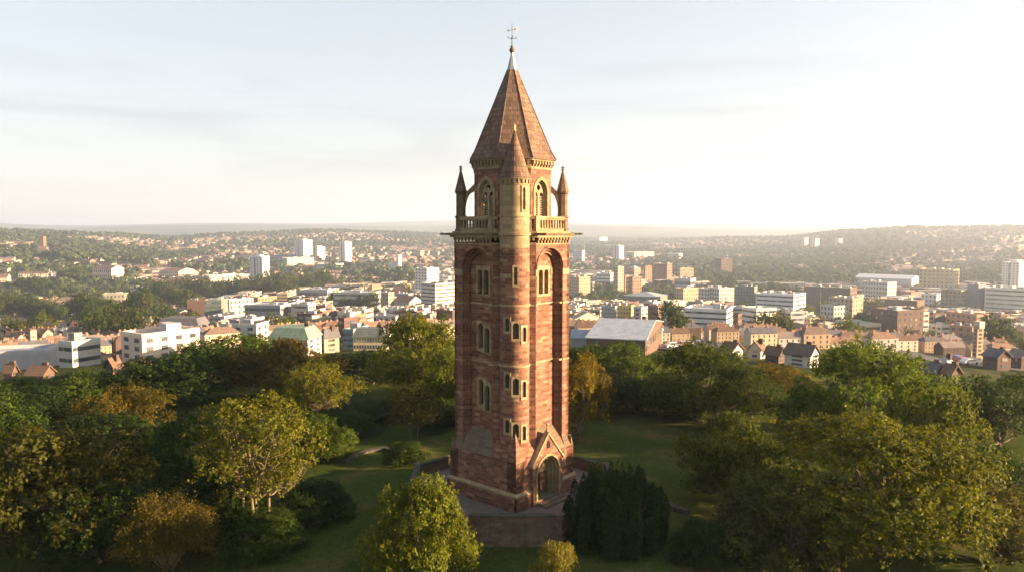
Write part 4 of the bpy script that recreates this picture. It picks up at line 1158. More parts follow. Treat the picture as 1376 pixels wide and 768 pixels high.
def building(name, cat, xl, xc, xr, yt, yb, psi, style, wall, roof, floors, label, short=None, glass='glass', depth=None, plant=True, roofh=None, group=None, cols=None):
    C = G(xc, yb); th = math.atan2(C.x - CAMX, C.y - CAMY); ps = R(psi) + th
    ld = Vector((-math.cos(ps), math.sin(ps), 0)); rdv = Vector((math.sin(ps), math.cos(ps), 0))
    def solve(d, tx, mx_):
        lo, hi = 0.5, mx_
        s = 1 if tx > xc else -1
        for _ in range(30):
            mid = (lo + hi) / 2
            if (PROJ(C + d * mid)[0] - tx) * s < 0: lo = mid
            else: hi = mid
        return (lo + hi) / 2
    L = solve(ld, xl, 160) if xl < xc else (depth or 14); Rd = solve(rdv, xr, 90) if xr > xc + 1 else (depth or min(18, max(9, L * .5)))
    if xr > xc + 1 and depth: Rd = max(Rd, depth)
    D = C.y - CAMY; H = max(3.0, AT(xc, yt, D).z - C.z)
    cen = C + ld * L / 2 + rdv * Rd / 2
    e = empty(name, (cen.x, cen.y, C.z), -ps); tag(e, label, cat, group)
    hx, hy = L / 2, Rd / 2
    k = PROJ(C)[2] / FPX          # metres per pixel here
    body = MB(); rh = roofh if roofh is not None else min(hy * .75, 5.0)
    if style in ('gable', 'gabley', 'hip', 'mans'):
        he = H - rh if H - rh > 2.5 else H * .6
        rh = H - he
    else: he = H
    sink = 6 + max(0, C.z - tz(cen.x, cen.y)) + 4
    body.box(-hx, hx, -hy, hy, -sink, he)
    if style == 'gable': body.add([(-hx, -hy, he), (-hx, hy, he), (-hx, 0, H), (hx, -hy, he), (hx, hy, he), (hx, 0, H)], [(0, 2, 1), (3, 4, 5), (0, 3, 5, 2), (1, 2, 5, 4)])
    if style == 'gabley': body.add([(-hx, -hy, he), (hx, -hy, he), (0, -hy, H), (-hx, hy, he), (hx, hy, he), (0, hy, H)], [(0, 1, 2), (3, 5, 4), (0, 2, 5, 3), (1, 4, 5, 2)])
    mesh_part(body, 'wall', 'wall', e, wall)
    o_ = .35
    if style == 'gable':
        b = MB()
        for s in (-1, 1):
            y0, y1 = s * (hy + o_), 0; z0 = he - o_ * rh / hy
            vs = [(-hx - o_, y0, z0), (hx + o_, y0, z0), (hx + o_, y1, H + .05), (-hx - o_, y1, H + .05)]
            vs += [(x, y, z + .22) for x, y, z in vs]
            b.add(vs, [(0, 1, 2, 3), (4, 5, 6, 7), (0, 1, 5, 4), (1, 2, 6, 5), (2, 3, 7, 6), (3, 0, 4, 7)])
        mesh_part(b, 'roof', 'roof', e, roof)
    elif style == 'gabley':
        b = MB()
        for s in (-1, 1):
            x0, x1 = s * (hx + o_), 0; z0 = he - o_ * rh / hx
            vs = [(x0, -hy - o_, z0), (x0, hy + o_, z0), (x1, hy + o_, H + .05), (x1, -hy - o_, H + .05)]
            vs += [(x, y, z + .22) for x, y, z in vs]
            b.add(vs, [(0, 1, 2, 3), (4, 5, 6, 7), (0, 1, 5, 4), (1, 2, 6, 5), (2, 3, 7, 6), (3, 0, 4, 7)])
        mesh_part(b, 'roof', 'roof', e, roof)
    elif style in ('hip', 'mans'):
        b = MB(); a = min(hy, hx) * (.95 if style == 'hip' else .28)
        r0 = [(-hx - o_, -hy - o_, he), (hx + o_, -hy - o_, he), (hx + o_, hy + o_, he), (-hx - o_, hy + o_, he)]
        r1 = [(-hx + a, -hy + a, H), (hx - a, -hy + a, H), (hx - a, hy - a, H), (-hx + a, hy - a, H)]
        b.loft([r0, r1]); mesh_part(b, 'roof', 'roof', e, roof)
    elif style == 'barrel':
        b = MB(); n = 10; hh = min(hy * .5, H * .35); pr = [(hy * math.cos(PI * i / n), hh * math.sin(PI * i / n)) for i in range(n + 1)]
        b.loft([[(-hx - .3, y * 1.02, he + z) for y, z in pr], [(hx + .3, y * 1.02, he + z) for y, z in pr]]); mesh_part(b, 'roof', 'flat', e, roof)
    else:
        b = MB(); b.box(-hx + .4, hx - .4, -hy + .4, hy - .4, he - .05, he + .02); mesh_part(b, 'roof', 'flat', e, roof)
        b = MB(); pt = .45; ph = .8
        b.box(-hx - .05, hx + .05, -hy - .05, -hy + pt, he, he + ph); b.box(-hx - .05, hx + .05, hy - pt, hy + .05, he, he + ph)
        b.box(-hx - .05, -hx + pt, -hy + pt, hy - pt, he, he + ph); b.box(hx - pt, hx + .05, -hy + pt, hy - pt, he, he + ph)
        mesh_part(b, 'parapet', 'wall', e, tuple(min(.8, c * 1.12) for c in wall))
        if plant:
            rp = random.Random(int(xl * 7 + yt)); n = 1 + int(L / 9)
            for i in range(min(n, 6)):
                w_, d_, h_ = rp.uniform(2, min(6, max(2.2, L * .28))), rp.uniform(1.8, max(2, Rd * .3)), rp.uniform(1.2, 2.4)
                x_ = rp.uniform(-hx + w_ / 2 + 1, hx - w_ / 2 - 1) if hx > w_ / 2 + 1 else 0; y_ = rp.uniform(-hy * .3, hy * .45)
                ubox('plant_room', 'wall', e, (x_, y_, he + h_ / 2), (w_, d_, h_), rp.choice([LG, GY, WH, (.2, .2, .21)]))
    # windows
    def face_windows(width, fz, setf, style_, nfl, wcols):
        fh = he / nfl
        if style_ == 'rib':
            for i in range(nfl):
                z = fh * (i + .56)
                setf('window_band', 0, z, width * .95, fh * .34)
        else:
            nx = wcols or max(1, min(14, int(width / 3.4))); w_ = width / nx
            while nx * nfl > 60: nx -= 1; w_ = width / nx
            for i in range(nfl):
                for j in range(nx):
                    setf('window', -width / 2 + w_ * (j + .5), fh * (i + .54), w_ * (.42 if style_ != 'tall' else .5), fh * .52)
    wst = {'rib': 'rib', 'tower': 'grid'}.get(style, 'grid')
    if floors:
        face_windows(L, he, lambda n_, x, z, w_, h_: ubox(n_, glass, e, (x, -hy, z), (w_, .16, h_)), wst, floors, cols)
        face_windows(Rd, he, lambda n_, y, z, w_, h_: ubox(n_, glass, e, (hx, y, z), (.16, w_, h_)), wst, floors, None)
    if style in ('gable', 'gabley', 'hip', 'mans') and floors and H < 22:
        n = max(1, min(5, int(L / 11)))
        for i in range(n):
            x_ = -hx + L * (i + .5) / n if n > 1 else hx * .55
            ubox('chimney', 'wall', e, (x_, hy * .15, H + .1), (.9, .6, 1.2), tuple(c * .85 for c in BR))
    if style == 'tower':
        # vertical dark stair strip and slightly proud balcony slabs
        ubox('stair_strip', glass, e, (-hx * .15, -hy, he * .5), (min(2.2, L * .14), .3, he * .94))
        for i in range(1, floors + 1): ubox('floor_slab', 'wall', e, (-hx * .55, -hy - .25, he * i / (floors + .4)), (L * .36, .7, .35), tuple(min(.8, c * 1.1) for c in wall))
        ubox('lift_house', 'wall', e, (0, 0, he + 1.6), (L * .4, Rd * .5, 3.2), wall)
    OCC.append((xl - 1, max(xr, xc) + 1, yt, yb, D, cen.x, cen.y, max(hx, hy)))
    if short: LANDMARKS.append((short, (xl + max(xr, xc)) / 2, (yt + yb) / 2))
    return e
B_ = building
# ---- left
B_('church_tower', 'church', 54, 59, 63, 318, 340, 30, 'flat', DB, BN, 0, 'tall brown church tower rising above the houses at far left', 'brown church tower', plant=False)
B_('house', 'house', 50, 62, 66, 331, 341, 25, 'gable', DB, BN, 1, 'brown church nave at the foot of the tall church tower')
B_('terrace', 'terrace', 25, 64, 68, 365, 375, 12, 'gable', WH, TC, 2, 'long white terrace with orange roof among trees at far left', 'long white terrace', roofh=3)
B_('apartment_block', 'apartments', 66, 75, 78, 362, 371, 20, 'flat', (.50, .54, .60), LG, 3, 'small pale blue block at the right end of the long white terrace')
B_('house', 'house', -4, 10, 15, 368, 379, 20, 'gable', CR, TC, 2, 'cream house cut by the left edge among trees')
B_('terrace', 'terrace', 124, 150, 167, 357, 375, 40, 'gable', PK, TC, 2, 'red roofed crescent among trees left of the residential tower')
B_('apartment_block', 'apartments', 138, 168, 173, 395, 413, 12, 'flat', OV, LG, 3, 'grey olive flat roofed apartments behind trees on the left', 'grey olive apartments')
B_('apartment_block', 'apartments', 176, 191, 194, 386, 402, 20, 'flat', GY, SL, 3, 'grey block with flat roof between cream and white neighbours')
B_('apartment_block', 'apartments', 193, 196, 214, 385, 401, 62, 'flat', WH, BN, 3, 'bright cream block with sunlit front and dark flat roof edge', 'bright cream block')
B_('terrace', 'terrace', 47, 88, 91, 409, 430, 14, 'gable', WH, SL, 3, 'white fronted terrace with dark slate roof on the left', 'white terrace with slate roof')
B_('terrace', 'terrace', 91, 96, 131, 404, 419, 60, 'gable', CR, TC, 2, 'long cream terrace with orange lit roofs above the trees at left')
B_('house', 'house', -3, 3, 6, 444, 462, 45, 'gable', CR, TC, 3, 'cream house at the very left edge beside the tan gabled ones')
B_('house', 'house', 18, 24, 34, 450, 470, 45, 'gable', CR, TC, 3, 'cream gabled house with sunlit wall near the left edge')
B_('terrace', 'terrace', 34, 42, 50, 440, 468, 45, 'hip', TN, TC, 4, 'tall tan house with orange lit side on the left', 'tall tan house')
B_('terrace', 'terrace', 50, 58, 72, 443, 466, 45, 'gable', TN, TC, 3, 'tan gabled houses just left of the plain white block')
B_('apartment_block', 'apartments', 73, 90, 94, 442, 461, 15, 'flat', WH, LG, 3, 'plain white block between tan houses and trees on the left', 'plain white block')
B_('house', 'house', 94, 113, 124, 431, 451, 30, 'gable', TN, TC, 3, 'tan brick gabled house with orange lit end above dark trees')
B_('terrace', 'terrace', 134, 172, 175, 428, 451, 10, 'gable', WH, SL, 3, 'white georgian terrace with dark roof and rows of small windows', 'white georgian terrace', roofh=3)
B_('terrace', 'terrace', 174, 185, 188, 428, 454, 12, 'gable', TN, TC, 3, 'brown terrace end adjoining the white georgian terrace', roofh=3)
B_('office_block', 'office', 209, 268, 284, 428, 455, 22, 'mans', CR, SL, 3, 'cream stone college building with steep grey roof', 'cream stone college building')
B_('office_block', 'office', 164, 192, 256, 453, 487, 62, 'flat', PK, LG, 3, 'long pinkish flat roofed building with sunlit side at lower left', 'long pinkish building', depth=14)
B_('pavilion', 'office', 80, 98, 136, 463, 493, 55, 'rib', WH, GN, 2, 'low white modern building with dark glass band and green roof terrace', 'low white modern building')
B_('car_park', 'car park', -30, 62, 82, 474, 494, 18, 'flat', GY, (.26, .29, .34), 0, 'wide blue grey flat roof at the left edge below the houses', 'wide blue grey roof', plant=False)
B_('house', 'house', 36, 58, 74, 494, 518, 35, 'gable', BR, TC, 2, 'large brown roofed brick house above the dark trees at left', 'large brown roofed house')
B_('house', 'house', 6, 16, 24, 496, 512, 35, 'gable', BR, TC, 2, 'small brown roofed house near the lower left edge')
B_('house', 'house', 142, 152, 163, 488, 504, 40, 'gabley', BR, TC, 1, 'small orange gabled house below the low white modern building')
B_('house', 'house', 168, 186, 204, 490, 510, 40, 'gable', BR, TC, 2, 'wide gabled house with orange lit roof beside dark trees')
B_('office_block', 'office', 252, 275, 275, 404, 428, 8, 'flat', BR, BN, 0, 'plain dark brick wing at the left of the glass fronted complex', depth=18)
B_('office_block', 'office', 275, 298, 307, 404, 433, 14, 'rib', (.12, .15, .14), LG, 5, 'dark green glass office front with orange brick end', 'dark green glass office', glass='glass_g')
B_('office_block', 'office', 305, 309, 341, 403, 430, 66, 'flat', WH, BN, 4, 'white office with brown roof beside the dark glass front')
B_('office_block', 'office', 338, 347, 372, 400, 416, 60, 'flat', OR, BN, 3, 'orange brick block with flat roof behind the teal hall')
B_('hall', 'hall', 329, 377, 398, 411, 434, 25, 'rib', (.22, .24, .26), GY, 2, 'teal grey metal hall with window strip and orange brick end', 'teal grey metal hall')
B_('office_block', 'office', 296, 345, 361, 438, 462, 25, 'flat', WH, TC, 3, 'white low block with reddish roof above the olive trees', 'white block with reddish roof')
B_('office_block', 'office', 361, 414, 432, 441, 478, 22, 'mans', WH, GN, 3, 'white office with green roof and tall windows', 'green roofed office', roofh=4)
B_('office_block', 'office', 432, 436, 456, 442, 474, 60, 'mans', OV, SL, 3, 'grey windowed wing beside the green roofed office', roofh=3)
B_('office_block', 'office', 455, 463, 482, 430, 460, 55, 'flat', BR, BN, 4, 'dark red brick block behind the teal glass corner', 'dark red brick block')
B_('office_block', 'office', 475, 518, 522, 441, 470, 10, 'mans', CR, (.12, .15, .15), 2, 'cream pillared office with dark teal mansard roof', 'cream pillared office', cols=12, roofh=4)
B_('office_block', 'office', 461, 475, 475, 446, 468, 25, 'rib', TL, GN, 3, 'small teal glass corner beside the cream pillared office', glass='glass_g')
B_('office_block', 'office', 500, 532, 541, 426, 442, 30, 'flat', WH, LG, 2, 'low white flat block between the cream office and the tower')
B_('office_tower', 'office', 566, 585, 615, 382, 422, 52, 'rib', WH, BN, 8, 'white high office with dark window bands beside the tower', 'white banded office')
B_('office_tower', 'office', 558, 574, 590, 361, 398, 45, 'flat', (.55, .54, .50), LG, 9, 'pale slab block rising behind the white banded office', 'pale slab block', cols=4)
B_('office_block', 'office', 448, 500, 512, 394, 421, 18, 'rib', (.42, .40, .33), LG, 4, 'long cream office with rows of dark window strips', 'long cream office')
B_('office_block', 'office', 510, 522, 530, 394, 416, 30, 'flat', OV, OV, 4, 'olive block closing the right end of the long cream office')
B_('hall', 'hall', 402, 440, 452, 390, 402, 20, 'rib', GY, LG, 1, 'long low grey building with pale roof in front of trees')
B_('residential_tower', 'tower block', 456, 464, 473, 326, 355, 40, 'tower', (.60, .55, .48), LG, 12, 'single pale tower block standing alone above trees', 'single pale tower block')
B_('residential_tower', 'tower block', 396, 408, 420, 323, 347, 42, 'tower', (.55, .55, .54), LG, 10, 'left of the two joined pale tower blocks', 'joined pale tower blocks')
B_('residential_tower', 'tower block', 420, 427, 437, 332, 350, 42, 'tower', (.60, .54, .46), LG, 8, 'right and lower of the two joined pale tower blocks')
B_('apartment_block', 'apartments', 378, 386, 422, 347, 359, 66, 'flat', WH, LG, 4, 'long white block below the two joined tower blocks', 'long white block')
B_('apartment_block', 'apartments', 425, 452, 462, 355, 365, 25, 'flat', WH, LG, 2, 'low white block below the single pale tower block')
B_('chapel', 'church', 533, 536, 540, 343, 366, 45, 'flat', (.62, .55, .46), LG, 0, 'slim pale tower left of the stone tower', 'slim pale tower', plant=False)
B_('house', 'house', 522, 533, 537, 353, 366, 25, 'gable', WH, LG, 1, 'small white hall leaning on the slim pale tower')
B_('apartment_block', 'apartments', 560, 565, 570, 337, 347, 45, 'flat', TN, TC, 4, 'small tan block on the far wooded slope left of the stone tower')
B_('residential_tower', 'tower block', 336, 353, 363, 345, 382, 35, 'tower', (.50, .50, .50), LG, 14, 'tall residential tower with dark stair strip and sunlit side', 'tall residential tower')
B_('terrace', 'terrace', 275, 282, 336, 371, 389, 68, 'flat', WH, TC, 3, 'long curved white terrace left of the tall residential tower', 'long curved white terrace')
B_('terrace', 'terrace', 218, 250, 276, 376, 393, 35, 'gable', WH, TC, 2, 'white terrace with red roof behind the tree belt', 'white terrace with red roof')
B_('terrace', 'terrace', 214, 240, 262, 361, 372, 30, 'gable', CR, TC, 2, 'small cream houses with red roofs above the tree belt')
B_('hall', 'hall', 392, 405, 419, 367, 376, 30, 'flat', OR, TC, 1, 'low orange hall beyond the tree belt')
B_('hall', 'hall', 494, 500, 514, 382, 394, 45, 'hip', OR, (.36, .17, .10), 1, 'orange red hipped hall above the long cream office', 'orange red hall')
B_('house', 'house', 525, 536, 548, 386, 398, 35, 'gable', OR, (.32, .16, .10), 1, 'orange roofed house right of the orange red hall')
B_('terrace', 'terrace', 529, 550, 567, 399, 416, 35, 'gable', WH, TC, 2, 'white terrace with pinkish roof left of the white banded office')
# ---- right
B_('apartment_block', 'apartments', 765, 778, 793, 373, 400, 50, 'flat', TN, BN, 7, 'tan flats close to the right side of the stone tower', 'tan flats')
B_('office_tower', 'office', 770, 782, 786, 337, 354, 20, 'flat', (.40, .43, .46), GY, 6, 'grey blue block far off right beside the stone tower')
B_('residential_tower', 'tower block', 823, 832, 838, 331, 352, 30, 'tower', (.52, .50, .48), BN, 11, 'slender tower block with white face and dark side', 'slender tower block')
B_('hall', 'hall', 838, 852, 879, 339, 348, 55, 'flat', WH, LG, 2, 'long white shed beyond the slender tower block')
B_('hall', 'hall', 897, 912, 917, 341, 350, 20, 'flat', WH, LG, 2, 'small white shed in front of the far right woods')
B_('office_block', 'office', 801, 820, 824, 368, 382, 12, 'rib', (.46, .47, .48), LG, 3, 'pale grey office with white bands between tan flats and olive tower', 'pale grey office')
B_('office_tower', 'office', 824, 830, 838, 359, 395, 42, 'flat', OV, GY, 9, 'dull olive tower with two pale fins', 'dull olive tower', cols=2)
B_('office_block', 'office', 837, 840, 850, 371, 394, 60, 'flat', OR, TC, 4, 'orange lit block hugging the dull olive tower')
B_('office_block', 'office', 848, 850, 862, 372, 394, 62, 'flat', OR, BN, 5, 'second orange lit block, right of the one by the olive tower')
B_('office_block', 'office', 841, 852, 861, 357, 373, 45, 'hip', OR, (.28, .30, .33), 3, 'brown block with grey hipped roof behind the orange ones')
B_('office_tower', 'office', 865, 867, 876, 358, 381, 60, 'flat', OR, BN, 7, 'narrow orange sunlit tower beside the brown grid block')
B_('office_tower', 'office', 876, 896, 903, 355, 381, 14, 'flat', DB, GY, 7, 'large brown block with a grid of windows', 'brown grid block', cols=7)
B_('office_block', 'office', 910, 914, 932, 361, 376, 60, 'flat', TN, LG, 3, 'white ended brown block right of the brown grid block')
B_('office_tower', 'office', 960, 969, 984, 348, 370, 55, 'flat', BR, BN, 8, 'dark brick tower with orange lit side', 'dark brick tower')
B_('hall', 'hall', 906, 928, 935, 375, 388, 18, 'rib', GY, (.32, .36, .37), 1, 'low grey hall in front of the white ended brown block')
B_('arena', 'hall', 836, 882, 900, 394, 411, 22, 'hip', (.16, .15, .14), (.27, .31, .33), 0, 'wide low hall with blue grey hipped roof and dark walls', 'wide blue grey arena', roofh=4)
B_('office_block', 'office', 891, 898, 922, 405, 421, 62, 'flat', (.62, .60, .55), LG, 0, 'plain white box with sunlit side above the trees', plant=False)
B_('office_block', 'office', 906, 918, 938, 388, 409, 45, 'flat', TN, BN, 4, 'tan and white block left of the white glazed block')
B_('office_block', 'office', 938, 950, 968, 388, 413, 40, 'flat', WH, LG, 5, 'white glazed block with green windows', 'white glazed block', glass='glass_g')
B_('market_hall', 'hall', 788, 867, 873, 443, 478, 7, 'gable', BR, (.29, .33, .39), 1, 'red brick hall with broad blue grey roof above the trees', 'red brick market hall', roofh=8, depth=34)
B_('market_annexe', 'hall', 768, 791, 794, 445, 466, 8, 'gable', GY, (.30, .34, .40), 0, 'low blue grey roofed annexe left of the red brick hall', roofh=3)
B_('hall', 'hall', 868, 884, 890, 445, 462, 20, 'barrel', WH, (.33, .37, .42), 0, 'small barrel roofed annexe right of the red brick hall')
B_('apartment_block', 'apartments', 764, 771, 810, 420, 444, 60, 'gable', CR, (.30, .26, .22), 3, 'cream long block with sunlit front beside the tower', 'cream long block', roofh=3.5)
B_('apartment_block', 'apartments', 808, 826, 829, 413, 441, 14, 'rib', TL, LG, 5, 'teal glass flats left of the ochre flats', 'teal glass flats', glass='glass_g')
B_('apartment_block', 'apartments', 829, 848, 852, 412, 441, 12, 'flat', OC, TN, 5, 'ochre yellow flats with square windows', 'ochre yellow flats', cols=5)
B_('apartment_block', 'apartments', 851, 861, 871, 414, 442, 35, 'flat', GY, LG, 5, 'grey flats with a pale end right of the ochre ones')
B_('apartment_block', 'apartments', 870, 884, 888, 412, 443, 20, 'flat', DB, TC, 5, 'dark brown flats behind the round green tree')
B_('office_block', 'office', 886, 920, 924, 421, 443, 10, 'flat', (.50, .51, .50), LG, 4, 'pale grey office behind the round green city tree')
B_('office_block', 'office', 919, 976, 984, 418, 455, 10, 'rib', (.58, .58, .56), LG, 5, 'long white office with dark horizontal window strips', 'long striped office')
B_('office_block', 'office', 996, 1016, 1043, 416, 445, 50, 'rib', (.58, .55, .48), LG, 4, 'cream office with sunlit stepped end right of the striped one', 'cream stepped office')
B_('office_block', 'office', 950, 966, 986, 388, 414, 48, 'flat', WH, LG, 5, 'white block with orange lit balconies')
B_('apartment_block', 'apartments', 986, 1013, 1017, 386, 421, 14, 'flat', (.15, .19, .16), GN, 8, 'dark green glazed apartments with pale roof block', 'dark green apartments', glass='glass_g', cols=7)
B_('apartment_block', 'apartments', 1015, 1066, 1082, 397, 426, 18, 'rib', (.56, .57, .58), LG, 5, 'white framed block with dark glass and orange brick end', 'white framed block')
B_('office_block', 'office', 1080, 1142, 1151, 388, 411, 14, 'flat', BR, GN, 4, 'long brown office with curved green roof edge', 'long green roofed office', cols=12)
B_('office_block', 'office', 1113, 1145, 1159, 402, 432, 30, 'flat', TN, GN, 5, 'brown office with green flat roof and pale side')
B_('apartment_block', 'apartments', 1102, 1120, 1140, 412, 432, 40, 'flat', WH, LG, 3, 'white boxy flats in front of the brown office', 'white boxy flats')
B_('hall', 'hall', 1051, 1070, 1089, 435, 449, 40, 'hip', OC, BN, 0, 'ochre walled hall with brown hipped roof', 'ochre walled hall', roofh=3)
B_('house', 'house', 1146, 1162, 1166, 424, 434, 14, 'flat', WH, LG, 2, 'small white building with window strip among dark trees')
B_('terrace', 'terrace', 1054, 1088, 1100, 466, 494, 22, 'gable', WH, (.12, .085, .075), 3, 'white terrace with dark brown roof above the golden trees', 'white terrace with brown roof', roofh=3.2)
B_('house', 'house', 1006, 1022, 1028, 460, 482, 18, 'gabley', WH, TC, 2, 'white gable fronted house left of the white terrace', 'white gable fronted house')
B_('house', 'house', 968, 984, 998, 462, 483, 35, 'gable', WH, TC, 2, 'white and brown house left of the white gable fronted one')
B_('terrace', 'terrace', 1028, 1046, 1054, 470, 488, 30, 'gable', BR, TC, 2, 'brown roofed cottages between the white gabled house and white terrace')
B_('office_block', 'office', 1172, 1205, 1240, 419, 456, 42, 'flat', BR, (.50, .50, .49), 5, 'red brick office with white roof and pale corner strips', 'red brick office')
B_('apartment_block', 'apartments', 1275, 1306, 1310, 440, 462, 12, 'flat', OR, LG, 3, 'orange brick flats behind the row of round trees')
B_('apartment_block', 'apartments', 1306, 1312, 1320, 441, 484, 42, 'flat', TN, TN, 8, 'narrow tall beige flats near the right edge', 'narrow beige flats')
B_('office_tower', 'office', 1234, 1280, 1288, 363, 393, 14, 'flat', (.42, .34, .18), LG, 6, 'gold tinted office with pale frame far right', 'gold tinted office', cols=8)
B_('office_tower', 'office', 1298, 1313, 1323, 383, 427, 35, 'flat', (.20, .22, .25), GY, 0, 'windowless blue grey tower with brown side', 'blue grey windowless tower')
B_('office_block', 'office', 1322, 1385, 1400, 390, 432, 14, 'rib', (.56, .55, .50), LG, 7, 'big white slab office with green window bands at the right edge', 'big white slab office', glass='glass_g')
B_('residential_tower', 'tower block', 1345, 1368, 1384, 353, 394, 30, 'tower', (.58, .58, .55), LG, 12, 'white tower block at the right edge behind the slab office', 'white tower block')
B_('hall', 'hall', 1148, 1225, 1236, 371, 384, 12, 'gable', (.42, .43, .45), (.48, .50, .54), 0, 'long white roofed shed below the right hand hill', 'long white shed', roofh=5)
B_('apartment_block', 'apartments', 1158, 1192, 1204, 380, 402, 28, 'flat', WH, LG, 4, 'white stepped flats below the long white shed', 'white stepped flats')
B_('apartment_block', 'apartments', 1237, 1258, 1264, 396, 413, 20, 'flat', (.55, .53, .52), LG, 3, 'whitish flats with red panels below the gold tinted office')
B_('office_block', 'office', 1263, 1290, 1298, 391, 427, 20, 'flat', (.22, .20, .15), LG, 7, 'dark olive office with white fins left of the windowless tower')
B_('hall', 'hall', 1188, 1232, 1242, 405, 418, 16, 'flat', BR, TN, 0, 'long low brown shed behind the red brick office')
B_('house', 'house', 1320, 1340, 1358, 471, 497, 42, 'gable', BR, SL, 2, 'brown house with slate roof and white end near the right edge', 'slate roofed brown house')
B_('house', 'house', 1353, 1372, 1388, 472, 497, 42, 'gable', BR, (.16, .14, .13), 2, 'brown house with grey ridge cut by the right edge')
B_('house', 'house', 1256, 1272, 1283, 482, 500, 36, 'hip', WH, LG, 1, 'small white hipped pavilion above the bright green tree')
B_('house', 'house', 1242, 1258, 1266, 492, 512, 30, 'gable', BR, SL, 1, 'brown house with blue rooflights below the white pavilion')
B_('house', 'house', 1266, 1278, 1290, 496, 515, 35, 'gable', BR, TC, 1, 'red roofed house right of the one with blue rooflights')
B_('residential_tower', 'tower block', 1076, 1081, 1086, 320, 334, 42, 'flat', (.48, .46, .44), LG, 10, 'first of three pale tower blocks on the hazy right hill', 'hazy hill tower blocks', cols=2)
B_('residential_tower', 'tower block', 1089, 1095, 1101, 321, 335, 42, 'flat', (.48, .46, .44), LG, 10, 'middle of three pale tower blocks on the hazy right hill', cols=2)
B_('residential_tower', 'tower block', 1122, 1127, 1132, 321, 330, 42, 'flat', (.48, .46, .44), LG, 6, 'last and smallest of three pale tower blocks on the hazy hill', cols=2)
B_('hall', 'hall', 790, 806, 816, 319, 327, 30, 'flat', WH, LG, 0, 'far white building on the plain right of the tower', plant=False)
# crane-like mast
mp = G(785, 352); b = MB(); hm = AT(785, 322, mp.y - CAMY).z - mp.z
b.tube((0, 0, 0), (0, 0, hm), 1.1, .6, 6); b.tube((-6, 0, hm * .93), (22, 0, hm * .93), .7, .5, 4)
o = b.build('tower_crane', M['kerb']); o.location = mp; tag(o, 'distant pale tower crane right beside the stone tower', 'crane')
# tall thin poles over the green row
for pxx, yt_, yb_, lab in ((1246, 442, 470, 'thin pale mast in front of the round trees, left of two'), (1276, 448, 474, 'thin pale mast in front of the round trees, right of two'), (1102, 393, 424, 'thin mast in front of the long green roofed office')):
    mp = G(pxx, yb_); hm = AT(pxx, yt_, mp.y - CAMY).z - mp.z; b = MB(); b.tube((0, 0, 0), (0, 0, hm), .22, .14, 6); b.box(-.9, .9, -.2, .2, hm - .1, hm + .15)
    o = b.build('lamp_mast', M['kerb']); o.location = mp; tag(o, lab, 'mast')
# ------------------------------------------------------------ the rest of the city
rf = random.Random(77); nrf = np.random.default_rng(77)
ORD = ['nearest', 'second', 'third', 'fourth', 'fifth', 'sixth', 'seventh', 'eighth', 'ninth', 'tenth', 'eleventh', 'twelfth', 'thirteenth', 'fourteenth', 'fifteenth', 'sixteenth', 'seventeenth', 'eighteenth', 'nineteenth', 'twentieth']
def vnoise(x, y, s, o=0):
    x = x / s + o * 17.3; y = y / s + o * 9.1; xi, yi = math.floor(x), math.floor(y); fx, fy = x - xi, y - yi
    fx = fx * fx * (3 - 2 * fx); fy = fy * fy * (3 - 2 * fy)
    h = lambda a, b: (math.sin(a * 127.1 + b * 311.7 + o * 74.7) * 43758.5453) % 1
    return (h(xi, yi) * (1 - fx) + h(xi + 1, yi) * fx) * (1 - fy) + (h(xi, yi + 1) * (1 - fx) + h(xi + 1, yi + 1) * fx) * fy
NEARMASK = [(px, ty, w) for px, ty, w, D in NEAR_TREES]
def hidden(px, yt):
    """wholly behind the hilltop trees or the tower"""
    if 614 < px < 762 and yt > 292: return True
    for (cx, ty, w) in NEARMASK:
        if abs(px - cx) < w * .40 and yt > ty + 16: return True
    return yt > 530
def blocked(px, hw, yt, yb, D, x, y, rad, fr=.4):
    for (xl, xr, t, b_, D2, cx, cy, r2) in OCC:
        if math.hypot(x - cx, y - cy) < (rad + r2) * .92: return True
        if y + 54 < D2 * 1.02 and px + hw > xl and px - hw < xr and yt < b_ - max(2.0, (b_ - t) * fr) and yb > t: return True
    return False
# --- street cells
cells = []
for i in range(-30, 31):
    for j in range(0, 40):
        s = 190
        cx, cy = (i + .5 + rf.uniform(-.35, .35)) * s, 120 + (j + .5 + rf.uniform(-.35, .35)) * s
        if abs(cx) < (cy + 54) * .80 + 250: cells.append((cx, cy, rf.uniform(0, PI)))
cxy_ = np.array([(c[0], c[1]) for c in cells])
cand = []
for ci, (cx, cy, an) in enumerate(cells):
    D = math.hypot(cx, cy + 54)
    ca, sa = math.cos(an), math.sin(an)
    far = D > 1500
    step = 17 if not far else 31
    typ = vnoise(cx, cy, 420, 1); pxc = 688 + 1000 * cx / (cy + 54)
    com = (typ > .30 and 560 < pxc and D < 1500) or (typ > .72 and D < 1300)
    for u in np.arange(-150, 150, 18 if com and not far else step):
        run = -150 + rf.uniform(0, 10)
        while run < 150:
            L = (rf.uniform(26, 60) if far else rf.uniform(11, 24)) if not com else rf.uniform(10, 24)
            # scale of the houses as the photograph shows them
            if D < 520: L = rf.uniform(6, 11)
            x = cx + (run + L / 2) * ca - u * sa; y = cy + (run + L / 2) * sa + u * ca
            run += L + rf.choice([.6, .6, 3, 9])
            if y < 165: continue
            d2 = ((cxy_ - (x, y)) ** 2).sum(1)
            if d2.argmin() != ci: continue
            pxx = 688 + 1000 * x / (y + 54)
            if not -60 < pxx < 1440: continue
            cand.append((math.hypot(x, y + 54), x, y, an, L, 'com' if com else 'res', pxx))
cand.sort()
